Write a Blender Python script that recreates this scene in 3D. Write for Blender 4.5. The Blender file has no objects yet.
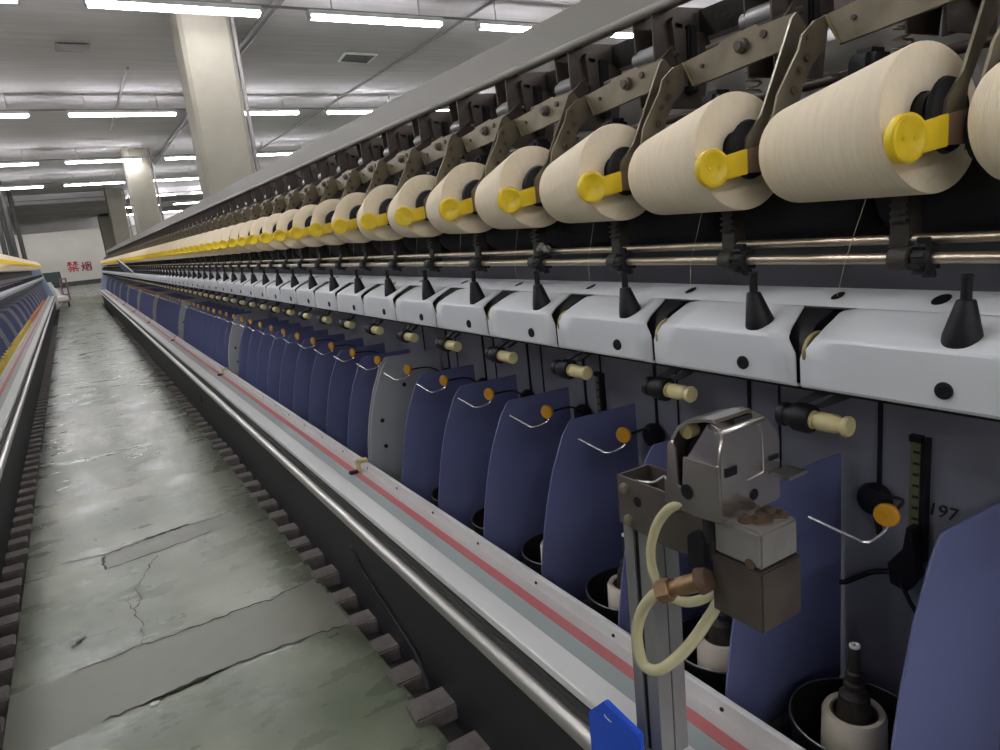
import bpy, bmesh, math, random
from mathutils import Vector, Matrix, Euler

rnd = random.Random(7)
PI = math.pi
p = 0.25          # metres per spindle pitch; all machine dimensions below are in pitches
H = 1.20          # eye height in metres
EYE = H / p
scene = bpy.context.scene
COL = scene.collection

# ------------------------------------------------------------------ materials
def mat(name, rgb, rough=0.5, metal=0.0, var=0.0, vscale=8.0, bump=0.0, bscale=60.0, stretch=(1, 1, 1), rvar=0.0, rgb2=None, coat=0.0, detail=6):
    m = bpy.data.materials.new(name)
    m.use_nodes = True
    nt = m.node_tree
    b = nt.nodes['Principled BSDF']
    b.inputs['Base Color'].default_value = (*rgb, 1)
    b.inputs['Roughness'].default_value = rough
    b.inputs['Metallic'].default_value = metal
    if coat:
        b.inputs['Coat Weight'].default_value = coat
    if var or bump or rvar or rgb2:
        tc = nt.nodes.new('ShaderNodeTexCoord')
        mp = nt.nodes.new('ShaderNodeMapping')
        mp.inputs['Scale'].default_value = stretch
        nt.links.new(tc.outputs['Object'], mp.inputs['Vector'])
    if var or rgb2 or rvar:
        n = nt.nodes.new('ShaderNodeTexNoise')
        n.inputs['Scale'].default_value = vscale
        n.inputs['Detail'].default_value = detail
        n.inputs['Roughness'].default_value = 0.62
        nt.links.new(mp.outputs['Vector'], n.inputs['Vector'])
        if var or rgb2:
            r = nt.nodes.new('ShaderNodeValToRGB')
            r.color_ramp.elements[0].position = 0.3
            r.color_ramp.elements[1].position = 0.7
            lo = rgb2 if rgb2 else tuple(max(0, c * (1 - var)) for c in rgb)
            hi = rgb if rgb2 else tuple(min(1, c * (1 + var)) for c in rgb)
            r.color_ramp.elements[0].color = (*lo, 1)
            r.color_ramp.elements[1].color = (*hi, 1)
            nt.links.new(n.outputs['Fac'], r.inputs['Fac'])
            nt.links.new(r.outputs['Color'], b.inputs['Base Color'])
        if rvar:
            mr = nt.nodes.new('ShaderNodeMapRange')
            mr.inputs['From Min'].default_value = 0.3
            mr.inputs['From Max'].default_value = 0.7
            mr.inputs['To Min'].default_value = max(0.02, rough - rvar)
            mr.inputs['To Max'].default_value = min(1, rough + rvar)
            nt.links.new(n.outputs['Fac'], mr.inputs['Value'])
            nt.links.new(mr.outputs['Result'], b.inputs['Roughness'])
    if bump:
        n2 = nt.nodes.new('ShaderNodeTexNoise')
        n2.inputs['Scale'].default_value = bscale
        n2.inputs['Detail'].default_value = 4
        nt.links.new(mp.outputs['Vector'], n2.inputs['Vector'])
        bp = nt.nodes.new('ShaderNodeBump')
        bp.inputs['Strength'].default_value = bump
        bp.inputs['Distance'].default_value = 0.004
        nt.links.new(n2.outputs['Fac'], bp.inputs['Height'])
        nt.links.new(bp.outputs['Normal'], b.inputs['Normal'])
    return m

def emit(name, rgb, s):
    m = bpy.data.materials.new(name)
    m.use_nodes = True
    nt = m.node_tree
    nt.nodes.clear()
    o = nt.nodes.new('ShaderNodeOutputMaterial')
    e = nt.nodes.new('ShaderNodeEmission')
    e.inputs['Color'].default_value = (*rgb, 1)
    e.inputs['Strength'].default_value = s
    nt.links.new(e.outputs['Emission'], o.inputs['Surface'])
    return m

M = {}
M['yarn'] = mat('cream_yarn', (0.91, 0.785, 0.585), 0.85, var=0.05, vscale=9, bump=0.55, bscale=26, stretch=(2, 26, 2))
M['yellow'] = mat('yellow_plastic', (0.86, 0.61, 0.015), 0.38, var=0.10, vscale=22, bump=0.12, bscale=70)
M['black'] = mat('black_plastic', (0.008, 0.008, 0.011), 0.5, var=0.2, vscale=30)
M['black'].node_tree.nodes['Principled BSDF'].inputs['Specular IOR Level'].default_value = 0.3
M['rubber'] = mat('black_rubber', (0.010, 0.010, 0.012), 0.7, var=0.3, vscale=20)
M['grime'] = mat('grimy_black_metal', (0.022, 0.018, 0.017), 0.6, rgb2=(0.05, 0.042, 0.03), vscale=30, bump=0.4, bscale=90)
M['steel'] = mat('dull_bracket_steel', (0.28, 0.245, 0.175), 0.44, 0.55, rgb2=(0.165, 0.138, 0.095), vscale=14, bump=0.1, bscale=60, rvar=0.1)
M['dsteel'] = mat('dark_bracket_steel', (0.135, 0.108, 0.092), 0.5, 0.45, rgb2=(0.065, 0.051, 0.045), vscale=14, rvar=0.1)
M['plated'] = mat('yellow_plated_steel', (0.42, 0.36, 0.17), 0.45, 0.5, rgb2=(0.27, 0.22, 0.12), vscale=11, rvar=0.1)
M['stainless'] = mat('brushed_stainless', (0.58, 0.54, 0.53), 0.22, 0.94, var=0.12, vscale=4)
M['castal'] = mat('cast_aluminium', (0.36, 0.35, 0.33), 0.52, 0.5, rgb2=(0.24, 0.22, 0.20), vscale=12, bump=0.25, bscale=80)
M['extr'] = mat('aluminium_extrusion', (0.31, 0.31, 0.305), 0.42, 0.55, var=0.08, vscale=7, stretch=(1, 1, 0.3))
M['shaft'] = mat('polished_shaft', (0.50, 0.43, 0.33), 0.36, 0.95)
M['cap'] = mat('white_grey_enamel', (0.64, 0.66, 0.685), 0.38, var=0.035, vscale=5, rvar=0.05)
M['beam'] = mat('grey_painted_beam', (0.30, 0.285, 0.255), 0.5, var=0.08, vscale=3, stretch=(1, .3, 1))
M['panel'] = mat('grey_violet_panel', (0.235, 0.235, 0.29), 0.45, var=0.07, vscale=2.5, rvar=0.07)
M['blue'] = mat('blue_divider_plastic', (0.138, 0.153, 0.305), 0.36, var=0.06, vscale=4, rvar=0.06)
M['divgrey'] = mat('grey_green_divider', (0.36, 0.375, 0.385), 0.48, var=0.08, vscale=6)
M['bluemach'] = mat('pale_blue_paint', (0.33, 0.40, 0.52), 0.45, var=0.05, vscale=4)
M['rail'] = mat('white_painted_rail', (0.68, 0.675, 0.66), 0.36, var=0.06, vscale=6, stretch=(1, .3, 1), rvar=0.08)
M['teal'] = mat('grey_teal_paint', (0.36, 0.40, 0.395), 0.42, var=0.08, vscale=5, stretch=(1, .3, 1))
M['strip'] = mat('dusty_grey_strip', (0.48, 0.445, 0.44), 0.5, var=0.1, vscale=5, stretch=(1, .3, 1))
M['red'] = mat('faded_red_tape', (0.55, 0.125, 0.135), 0.5, rgb2=(0.46, 0.17, 0.17), vscale=5, stretch=(1, .35, 1))
M['alu'] = mat('anodised_tube', (0.55, 0.535, 0.50), 0.36, 0.8)
M['slot'] = mat('dark_slot', (0.028, 0.028, 0.028), 0.6, var=0.2, vscale=6)
M['kick'] = mat('charcoal_kick_panel', (0.034, 0.031, 0.037), 0.55, rgb2=(0.022, 0.020, 0.024), vscale=2.2, stretch=(1, .4, 1))
M['kick'].node_tree.nodes['Principled BSDF'].inputs['Specular IOR Level'].default_value = 0.3
M['gunmetal'] = mat('gunmetal_steel', (0.20, 0.175, 0.16), 0.42, 0.6, rgb2=(0.13, 0.112, 0.10), vscale=7)
M['stem'] = mat('brown_steel', (0.30, 0.205, 0.15), 0.5, 0.2, rgb2=(0.21, 0.14, 0.10), vscale=12)
M['orange'] = mat('amber_button', (0.50, 0.235, 0.012), 0.35, var=0.12, vscale=30)
M['wire'] = mat('bright_wire', (0.75, 0.76, 0.76), 0.25, 0.7)
M['roller'] = mat('cream_ceramic', (0.60, 0.52, 0.27), 0.38, var=0.08, vscale=30)
M['bobbin'] = mat('cream_bobbin', (0.80, 0.71, 0.58), 0.75, var=0.05, vscale=20, bump=0.25, bscale=60, stretch=(1, 1, 14))
M['pot'] = mat('black_spindle_pot', (0.014, 0.014, 0.014), 0.28, var=0.2, vscale=10)
M['potrim'] = mat('worn_pot_rim', (0.16, 0.16, 0.17), 0.4, 0.6)
M['brass'] = mat('tarnished_brass', (0.36, 0.235, 0.12), 0.38, 0.7, rgb2=(0.22, 0.13, 0.075), vscale=25, bump=0.2, bscale=120)
M['rust'] = mat('rusty_brown', (0.12, 0.065, 0.035), 0.75, rgb2=(0.05, 0.035, 0.022), vscale=30, bump=0.5, bscale=100)
M['bluebox'] = mat('bright_blue_plastic', (0.006, 0.075, 0.60), 0.40, var=0.06, vscale=8)
M['scale'] = mat('olive_scale_strip', (0.15, 0.155, 0.075), 0.55, var=0.15, vscale=12)
M['ink'] = mat('black_ink', (0.012, 0.012, 0.014), 0.6)
M['bar'] = mat('worn_concrete_bar', (0.20, 0.175, 0.165), 0.55, rgb2=(0.085, 0.07, 0.062), vscale=12, bump=0.25, bscale=60)
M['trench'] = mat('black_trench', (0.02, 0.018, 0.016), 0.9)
M['fluo'] = emit('fluorescent_glow', (0.965, 0.965, 1.0), 17.0)
M['housing'] = mat('white_lamp_housing', (0.6, 0.6, 0.58), 0.5)
M['pipe'] = mat('grey_conduit', (0.26, 0.245, 0.245), 0.55, var=0.1, vscale=4)
M['column'] = mat('column_plaster', (0.33, 0.305, 0.25), 0.75, rgb2=(0.23, 0.205, 0.165), vscale=0.9, bump=0.2, bscale=20)
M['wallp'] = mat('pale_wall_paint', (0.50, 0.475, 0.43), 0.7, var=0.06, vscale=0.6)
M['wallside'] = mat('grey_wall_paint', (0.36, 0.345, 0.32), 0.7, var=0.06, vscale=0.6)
M['base'] = mat('dark_baseboard', (0.05, 0.05, 0.05), 0.6)
M['signred'] = mat('red_sign_paint', (0.52, 0.05, 0.07), 0.6, var=0.1, vscale=10)
M['signdark'] = mat('maroon_sign_paint', (0.22, 0.02, 0.03), 0.6, var=0.1, vscale=10)
M['vent'] = mat('black_vent', (0.02, 0.02, 0.02), 0.7)
M['darkpost'] = mat('dark_post_paint', (0.05, 0.047, 0.045), 0.6)
M['crack'] = mat('floor_crack', (0.035, 0.03, 0.022), 0.85)
M['patch'] = mat('mortar_patch', (0.205, 0.208, 0.165), 0.38, rgb2=(0.135, 0.135, 0.105), vscale=1.6, rvar=0.08)
M['paper'] = mat('white_paper', (0.75, 0.74, 0.70), 0.8)
M['sack'] = mat('white_woven_sack', (0.68, 0.66, 0.62), 0.8, var=0.08, vscale=12, bump=0.5, bscale=12)
M['greenbox'] = mat('dark_green_metal', (0.03, 0.05, 0.045), 0.5, var=0.1, vscale=5)
M['cart'] = mat('brown_cart_steel', (0.16, 0.085, 0.085), 0.5, 0.3, var=0.15, vscale=10)
M['navy'] = mat('navy_cover_paint', (0.03, 0.05, 0.14), 0.45, var=0.1, vscale=4)
M['yellowyarn'] = mat('yellow_yarn', (0.72, 0.54, 0.10), 0.8, var=0.12, vscale=30)
M['orangeyarn'] = mat('orange_yarn', (0.72, 0.28, 0.14), 0.8, var=0.12, vscale=30)
M['lint'] = mat('grey_lint', (0.36, 0.35, 0.32), 0.95, var=0.1, vscale=40, bump=0.6, bscale=80)

# clear hose
mh = bpy.data.materials.new('clear_hose'); mh.use_nodes = True
bb = mh.node_tree.nodes['Principled BSDF']
bb.inputs['Base Color'].default_value = (0.88, 0.83, 0.55, 1)
bb.inputs['Roughness'].default_value = 0.07
bb.inputs['Transmission Weight'].default_value = 0.5
bb.inputs['IOR'].default_value = 1.35
M['hose'] = mh

def floor_material():
    m = bpy.data.materials.new('worn_green_concrete'); m.use_nodes = True
    nt = m.node_tree; L = nt.links
    b = nt.nodes['Principled BSDF']
    tc = nt.nodes.new('ShaderNodeTexCoord')
    def noise(scale, detail, stretch, rough=0.6):
        mp = nt.nodes.new('ShaderNodeMapping'); mp.inputs['Scale'].default_value = stretch
        L.new(tc.outputs['Object'], mp.inputs['Vector'])
        n = nt.nodes.new('ShaderNodeTexNoise')
        n.inputs['Scale'].default_value = scale; n.inputs['Detail'].default_value = detail
        n.inputs['Roughness'].default_value = rough
        L.new(mp.outputs['Vector'], n.inputs['Vector'])
        return n
    n1 = noise(1.15, 7, (1.0, 1.0, 1))
    n2 = noise(4.0, 8, (0.8, 1.5, 1), 0.62)
    n3 = noise(16, 5, (1, 1, 1))
    r1 = nt.nodes.new('ShaderNodeValToRGB')
    r1.color_ramp.elements[0].position = 0.36; r1.color_ramp.elements[0].color = (0.085, 0.112, 0.068, 1)
    r1.color_ramp.elements[1].position = 0.60; r1.color_ramp.elements[1].color = (0.262, 0.278, 0.215, 1)
    L.new(n1.outputs['Fac'], r1.inputs['Fac'])
    r2 = nt.nodes.new('ShaderNodeValToRGB')
    r2.color_ramp.elements[0].position = 0.30; r2.color_ramp.elements[0].color = (0.80, 0.82, 0.78, 1)
    r2.color_ramp.elements[1].position = 0.70; r2.color_ramp.elements[1].color = (1.12, 1.10, 1.05, 1)
    L.new(n2.outputs['Fac'], r2.inputs['Fac'])
    mx = nt.nodes.new('ShaderNodeMix'); mx.data_type = 'RGBA'; mx.blend_type = 'MULTIPLY'
    mx.inputs['Factor'].default_value = 1.0
    L.new(r1.outputs['Color'], mx.inputs['A']); L.new(r2.outputs['Color'], mx.inputs['B'])
    # darker olive bands along both gratings, ragged with noise
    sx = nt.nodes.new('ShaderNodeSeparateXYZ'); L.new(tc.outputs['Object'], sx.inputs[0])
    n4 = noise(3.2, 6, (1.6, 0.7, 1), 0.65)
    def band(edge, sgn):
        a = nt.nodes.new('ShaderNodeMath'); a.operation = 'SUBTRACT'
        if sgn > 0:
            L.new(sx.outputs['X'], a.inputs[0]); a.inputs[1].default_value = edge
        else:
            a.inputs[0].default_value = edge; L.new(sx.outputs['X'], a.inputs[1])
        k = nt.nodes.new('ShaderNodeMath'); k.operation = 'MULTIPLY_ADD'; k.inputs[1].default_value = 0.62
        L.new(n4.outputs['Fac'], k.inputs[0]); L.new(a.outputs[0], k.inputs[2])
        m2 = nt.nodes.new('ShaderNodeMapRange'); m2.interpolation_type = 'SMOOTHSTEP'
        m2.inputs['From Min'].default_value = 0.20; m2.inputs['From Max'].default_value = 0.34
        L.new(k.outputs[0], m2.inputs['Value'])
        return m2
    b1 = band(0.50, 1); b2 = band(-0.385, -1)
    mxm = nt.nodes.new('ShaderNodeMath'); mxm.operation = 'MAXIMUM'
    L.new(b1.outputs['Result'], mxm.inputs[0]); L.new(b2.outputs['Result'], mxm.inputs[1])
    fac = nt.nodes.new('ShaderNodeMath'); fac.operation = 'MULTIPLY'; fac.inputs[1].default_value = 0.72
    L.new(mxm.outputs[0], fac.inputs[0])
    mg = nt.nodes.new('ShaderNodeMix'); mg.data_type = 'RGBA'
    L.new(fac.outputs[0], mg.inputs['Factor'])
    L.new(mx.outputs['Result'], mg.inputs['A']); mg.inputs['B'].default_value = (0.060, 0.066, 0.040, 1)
    L.new(mg.outputs['Result'], b.inputs['Base Color'])
    mr = nt.nodes.new('ShaderNodeMapRange')
    mr.inputs['From Min'].default_value = 0.3; mr.inputs['From Max'].default_value = 0.7
    mr.inputs['To Min'].default_value = 0.20; mr.inputs['To Max'].default_value = 0.40
    b.inputs['Specular IOR Level'].default_value = 0.55
    L.new(n2.outputs['Fac'], mr.inputs['Value']); L.new(mr.outputs['Result'], b.inputs['Roughness'])
    bp = nt.nodes.new('ShaderNodeBump'); bp.inputs['Strength'].default_value = 0.10; bp.inputs['Distance'].default_value = 0.003
    L.new(n2.outputs['Fac'], bp.inputs['Height']); L.new(bp.outputs['Normal'], b.inputs['Normal'])
    return m
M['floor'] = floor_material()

def ceiling_material():
    m = bpy.data.materials.new('board_marked_ceiling'); m.use_nodes = True
    nt = m.node_tree; L = nt.links
    b = nt.nodes['Principled BSDF']; b.inputs['Roughness'].default_value = 0.85
    tc = nt.nodes.new('ShaderNodeTexCoord')
    mp = nt.nodes.new('ShaderNodeMapping'); mp.inputs['Scale'].default_value = (0.35, 4.0, 1)
    L.new(tc.outputs['Object'], mp.inputs['Vector'])
    n = nt.nodes.new('ShaderNodeTexNoise'); n.inputs['Scale'].default_value = 1.6; n.inputs['Detail'].default_value = 7
    L.new(mp.outputs['Vector'], n.inputs['Vector'])
    n2 = nt.nodes.new('ShaderNodeTexNoise'); n2.inputs['Scale'].default_value = 0.5; n2.inputs['Detail'].default_value = 4
    L.new(tc.outputs['Object'], n2.inputs['Vector'])
    ad = nt.nodes.new('ShaderNodeMath'); ad.operation = 'ADD'
    L.new(n.outputs['Fac'], ad.inputs[0]); L.new(n2.outputs['Fac'], ad.inputs[1])
    r = nt.nodes.new('ShaderNodeValToRGB')
    r.color_ramp.elements[0].position = 0.35; r.color_ramp.elements[0].color = (0.60, 0.565, 0.58, 1)
    r.color_ramp.elements[1].position = 0.65; r.color_ramp.elements[1].color = (0.79, 0.75, 0.765, 1)
    hv = nt.nodes.new('ShaderNodeMath'); hv.operation = 'MULTIPLY'; hv.inputs[1].default_value = 0.5
    L.new(ad.outputs[0], hv.inputs[0]); L.new(hv.outputs[0], r.inputs['Fac'])
    L.new(r.outputs['Color'], b.inputs['Base Color'])
    return m
M['ceil'] = ceiling_material()

# ------------------------------------------------------------------ mesh building
class MB:
    """collects geometry in (X right, M along the aisle, D down from eye level) pitches, or metres if metric"""
    def __init__(self):
        self.v = []; self.f = []
    def add(self, vs, fs):
        o = len(self.v)
        self.v += [tuple(q) for q in vs]
        self.f += [tuple(i + o for i in f) for f in fs]
        return self
    def box(self, x0, x1, m0, m1, d0, d1):
        vs = [(x, m, d) for x in (x0, x1) for m in (m0, m1) for d in (d0, d1)]
        return self.add(vs, [(0, 1, 3, 2), (4, 6, 7, 5), (0, 4, 5, 1), (2, 3, 7, 6), (0, 2, 6, 4), (1, 5, 7, 3)])
    def prism(self, pts, vec):
        """planar polygon swept by a vector"""
        n = len(pts)
        vs = list(pts) + [tuple(a + b for a, b in zip(q, vec)) for q in pts]
        fs = [tuple(range(n)), tuple(range(2 * n - 1, n - 1, -1))]
        fs += [(i, (i + 1) % n, n + (i + 1) % n, n + i) for i in range(n)]
        return self.add(vs, fs)
    def profile(self, xd, m0, m1):
        return self.prism([(x, m0, d) for x, d in xd], (0, m1 - m0, 0))
    def plate_x(self, md, x0, x1):
        return self.prism([(x0, m, d) for m, d in md], (x1 - x0, 0, 0))
    def ring(self, c, ax, r, n, ph=0.0):
        ax = Vector(ax).normalized()
        a = Vector((0, 0, 1)) if abs(ax.z) < 0.9 else Vector((1, 0, 0))
        u = ax.cross(a).normalized(); w = ax.cross(u)
        c = Vector(c)
        return [tuple(c + (u * math.cos(ph + 2 * PI * i / n) + w * math.sin(ph + 2 * PI * i / n)) * r) for i in range(n)]
    def lathe(self, c, ax, prof, n=24, caps=True, ph=0.0):
        """prof: list of (distance along axis, radius)"""
        ax = Vector(ax).normalized(); c = Vector(c)
        vs = []
        for t, r in prof:
            vs += self.ring(c + ax * t, ax, max(r, 1e-5), n, ph)
        fs = []
        for k in range(len(prof) - 1):
            for i in range(n):
                j = (i + 1) % n
                fs.append((k * n + i, k * n + j, (k + 1) * n + j, (k + 1) * n + i))
        if caps:
            fs.append(tuple(range(n - 1, -1, -1)))
            fs.append(tuple((len(prof) - 1) * n + i for i in range(n)))
        return self.add(vs, fs)
    def cyl(self, a, b, r, n=16, r2=None, ph=0.0):
        a = Vector(a); b = Vector(b)
        return self.lathe(a, b - a, [(0, r), ((b - a).length, r if r2 is None else r2)], n, True, ph)
    def tube(self, pts, r, n=10, smooth=True):
        P = [Vector(q) for q in pts]
        if smooth and len(P) > 2:
            Q = []
            for i in range(len(P) - 1):
                p0 = P[max(i - 1, 0)]; p1 = P[i]; p2 = P[i + 1]; p3 = P[min(i + 2, len(P) - 1)]
                for s in range(5):
                    t = s / 5
                    Q.append(0.5 * ((2 * p1) + (p2 - p0) * t + (2 * p0 - 5 * p1 + 4 * p2 - p3) * t * t + (3 * p1 - p0 - 3 * p2 + p3) * t ** 3))
            Q.append(P[-1]); P = Q
        vs = []; u = None
        for i, q in enumerate(P):
            d = (P[min(i + 1, len(P) - 1)] - P[max(i - 1, 0)]).normalized()
            if u is None:
                a = Vector((0, 0, 1)) if abs(d.z) < 0.9 else Vector((1, 0, 0))
                u = d.cross(a).normalized()
            else:
                u = (u - d * u.dot(d)).normalized()
            w = d.cross(u)
            vs += [tuple(q + (u * math.cos(2 * PI * k / n) + w * math.sin(2 * PI * k / n)) * r) for k in range(n)]
        fs = []
        for i in range(len(P) - 1):
            for k in range(n):
                j = (k + 1) % n
                fs.append((i * n + k, i * n + j, (i + 1) * n + j, (i + 1) * n + k))
        fs.append(tuple(range(n - 1, -1, -1))); fs.append(tuple((len(P) - 1) * n + k for k in range(n)))
        return self.add(vs, fs)

MIR = [False]
MSUM = 0.445      # the left machine mirrors the right one about X = MSUM / 2
def W(X, Mm, D):
    if MIR[0]:
        X = MSUM - X
    return Vector((X * p, Mm * p, (EYE - D) * p))

def build(mb, name, m, parent=None, origin=None, bevel=0.0, solid=0.0, smooth=40, segs=2):
    """one mesh object; vertices become local to the thing's origin (in pitches)"""
    if parent is not None:
        o0 = Vector(parent['_o'])
    else:
        o0 = W(*origin)
    me = bpy.data.meshes.new(name)
    bm = bmesh.new()
    vs = [bm.verts.new(W(*q) - o0) for q in mb.v]
    for f in mb.f:
        try:
            bm.faces.new([vs[i] for i in f])
        except ValueError:
            pass
    bmesh.ops.recalc_face_normals(bm, faces=bm.faces)
    if bevel:
        es = [e for e in bm.edges if len(e.link_faces) == 2 and e.calc_face_angle(0) > math.radians(35)]
        bmesh.ops.bevel(bm, geom=es, offset=bevel * p, segments=segs, affect='EDGES', clamp_overlap=True)
    bm.to_mesh(me); bm.free()
    for q in me.polygons:
        q.use_smooth = True
    me.set_sharp_from_angle(angle=math.radians(smooth))
    me.materials.append(M[m])
    ob = bpy.data.objects.new(name, me)
    COL.objects.link(ob)
    if parent is not None:
        ob.parent = parent
    else:
        ob.location = o0
    ob['_o'] = tuple(o0)
    if solid:
        md = ob.modifiers.new('thickness', 'SOLIDIFY'); md.thickness = solid * p; md.offset = -1
    return ob

def tag(o, label, cat, group=None, kind=None):
    if label: o['label'] = label
    if cat: o['category'] = cat
    if group: o['group'] = group
    if kind: o['kind'] = kind
    return o

def thing(name, label, cat, origin, group=None, kind=None):
    o = bpy.data.objects.new(name, None)
    o.empty_display_size = 0.02
    COL.objects.link(o)
    w = W(*origin)
    o.location = w; o['_o'] = tuple(w)
    return tag(o, label, cat, group, kind)

def children(o):
    return [c for c in CH.get(o.name, [])]
CH = {}
def index_children():
    CH.clear()
    for o in COL.objects:
        if o.parent:
            CH.setdefault(o.parent.name, []).append(o)

def copy_tree(o, dM, label=None, group=None, keep=None, parent=None):
    c = o.copy(); COL.objects.link(c)
    if parent is None:
        c.location = o.location + Vector((0, dM * p, 0))
    else:
        c.parent = parent
    if label: c['label'] = label
    if group:
        c['group'] = group
    for ch in CH.get(o.name, []):
        if keep is not None and ch.name.split('.')[0] not in keep:
            continue
        copy_tree(ch, 0, parent=c)
    return c

ORD = ['first', 'second', 'third', 'fourth', 'fifth', 'sixth', 'seventh', 'eighth', 'ninth', 'tenth', 'eleventh', 'twelfth',
       'thirteenth', 'fourteenth', 'fifteenth', 'sixteenth', 'seventeenth', 'eighteenth', 'nineteenth', 'twentieth']
def lab(i, near, far):
    """label for the i-th of a row (0 = nearest): an ordinal near, one shared label far"""
    return near.format(ORD[i]) if i < 20 else far

KEND = 98
MEND = 100.0
DIV = set(range(6, 120, 10))      # stations with a grey section divider

# ------------------------------------------------------------------ the setting
ZC = 4.38                          # ceiling height
def struct(name, mb_v, m, label=None, kind='structure'):
    o = build(mb_v, name, m, None, (0, 0, EYE))
    o['kind'] = kind
    return o
def mbox(x0, x1, y0, y1, z0, z1, mb=None):
    """metric box -> pitch coordinates"""
    mb = mb or MB()
    return mb.box(x0 / p, x1 / p, y0 / p, y1 / p, EYE - z1 / p, EYE - z0 / p)

XL, XR, Y0, Y1 = -12.0, 16.5, -28.0, 56.0
TR0, TR1 = 2.16 * p, 3.6 * p                     # floor trench under the right machine
TL0, TL1 = (MSUM - 3.6) * p, (MSUM - 2.09) * p   # and under the left one
fl = MB()
SK = 0.0088                                       # the left machine is not quite parallel to the right one
def skx(x, y):
    return x - SK * (y - 12 * p)
def floor_piece(mb, c4):
    mb.prism([(x / p, y / p, EYE) for x, y in c4], (0, 0, .25 / p))
floor_piece(fl, [(XL, Y0), (skx(TL0, Y0), Y0), (skx(TL0, Y1), Y1), (XL, Y1)])
floor_piece(fl, [(skx(TL1, Y0), Y0), (TR0, Y0), (TR0, Y1), (skx(TL1, Y1), Y1)])
mbox(TR1, XR, Y0, Y1, -0.25, 0, fl)
mbox(TR0, TR1, 25.6, Y1, -0.15, 0, fl)
floor_piece(fl, [(skx(TL0, 25.6), 25.6), (skx(TL1, 25.6), 25.6), (skx(TL1, Y1), Y1), (skx(TL0, Y1), Y1)])
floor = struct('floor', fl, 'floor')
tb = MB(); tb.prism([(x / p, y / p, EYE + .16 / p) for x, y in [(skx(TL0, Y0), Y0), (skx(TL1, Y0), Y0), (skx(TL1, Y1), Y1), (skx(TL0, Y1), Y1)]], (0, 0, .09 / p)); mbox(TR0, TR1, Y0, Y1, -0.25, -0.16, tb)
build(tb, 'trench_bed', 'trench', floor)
struct('ceiling', mbox(XL, XR, Y0, Y1, ZC, ZC + 0.2), 'ceil')
struct('wall_back', mbox(XL, XR, Y1, Y1 + 0.2, 0, ZC), 'wallp')
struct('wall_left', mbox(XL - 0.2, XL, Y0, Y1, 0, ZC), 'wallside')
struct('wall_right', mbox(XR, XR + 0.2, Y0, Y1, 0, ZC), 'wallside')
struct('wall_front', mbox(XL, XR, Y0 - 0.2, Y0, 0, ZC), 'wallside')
struct('baseboard_back', mbox(XL, XR, Y1 - 0.03, Y1, 0, 0.30), 'base')

# floor cracks, repair patches (coordinates in pitches on the floor)
def strip(pts, w0, z=0.0012):
    mb = MB()
    n = len(pts)
    vs = []
    r = random.Random(int(abs(pts[0][0] * 1000)))
    Q = []
    for i in range(n - 1):
        a, b = pts[i], pts[i + 1]
        for s in range(6):
            t = s / 6
            Q.append((a[0] + (b[0] - a[0]) * t + r.uniform(-.02, .02), a[1] + (b[1] - a[1]) * t + r.uniform(-.03, .03)))
    Q.append(pts[-1])
    for i, q in enumerate(Q):
        a = Q[max(i - 1, 0)]; b = Q[min(i + 1, len(Q) - 1)]
        dx, dy = b[0] - a[0], b[1] - a[1]
        l = math.hypot(dx, dy) or 1
        w = w0 * r.uniform(0.35, 1.0) * (0.25 if i in (0, len(Q) - 1) else 1)
        vs.append((q[0] - dy / l * w, q[1] + dx / l * w, EYE - z / p))
        vs.append((q[0] + dy / l * w, q[1] - dx / l * w, EYE - z / p))
    mb.add(vs, [(2 * i, 2 * i + 1, 2 * i + 3, 2 * i + 2) for i in range(len(Q) - 1)])
    return mb
for pts, w in [
    ([(-0.99, 9.37), (-0.2, 9.42), (0.49, 9.41), (1.0, 9.45), (1.41, 9.42), (2.05, 9.6)], 0.018),
    ([(-0.72, 8.05), (-0.19, 8.07), (0.08, 8.07), (0.5, 8.13), (0.99, 8.15), (1.6, 8.12), (2.05, 8.07)], 0.03),
    ([(-0.35, 8.03), (0.1, 8.09), (0.62, 8.13)], 0.05),
    ([(-1.18, 13.2), (-0.51, 13.0), (-0.1, 13.12), (0.21, 13.2), (0.8, 13.3), (1.32, 13.27), (1.7, 13.5)], 0.030),
    ([(0.1, 13.17), (0.5, 13.27), (0.9, 13.3)], 0.05),
    ([(-0.53, 12.33), (0.0, 12.4), (0.54, 12.52), (1.48, 12.7)], 0.026),
    ([(-0.53, 12.33), (-0.55, 12.75), (-0.51, 13.0)], 0.03),
    ([(0.25, 12.3), (0.1, 11.98), (-0.05, 11.5), (-0.17, 11.19), (-0.1, 10.8), (-0.24, 10.53), (-0.16, 9.95), (-0.2, 9.42)], 0.014),
    ([(-0.17, 11.19), (-0.28, 10.9), (-0.24, 10.53)], 0.010),
    ([(0.2, 18.4), (0.7, 18.75), (1.0, 18.8)], 0.03),
    ([(-0.99, 10.0), (-0.9, 10.12), (-0.82, 10.2)], 0.045),
]:
    build(strip(pts, w), 'crack', 'crack', floor)
pp = MB()
pp.add([(x, m, EYE - 0.0006 / p) for x, m in [(-1.62, 7.9), (-0.2, 8.07), (0.99, 8.15), (2.12, 8.07), (2.12, 9.6), (1.41, 9.42), (0.49, 9.41), (-1.62, 9.3)]], [tuple(range(8))])
build(pp, 'repair_patch', 'patch', floor)
pp = MB()
pp.add([(x, m, EYE - 0.0006 / p) for x, m in [(-0.53, 12.33), (0.54, 12.52), (1.48, 12.7), (1.7, 13.5), (1.32, 13.27), (0.21, 13.2), (-0.51, 13.0)]], [tuple(range(7))])
build(pp, 'repair_patch', 'patch', floor)
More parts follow.
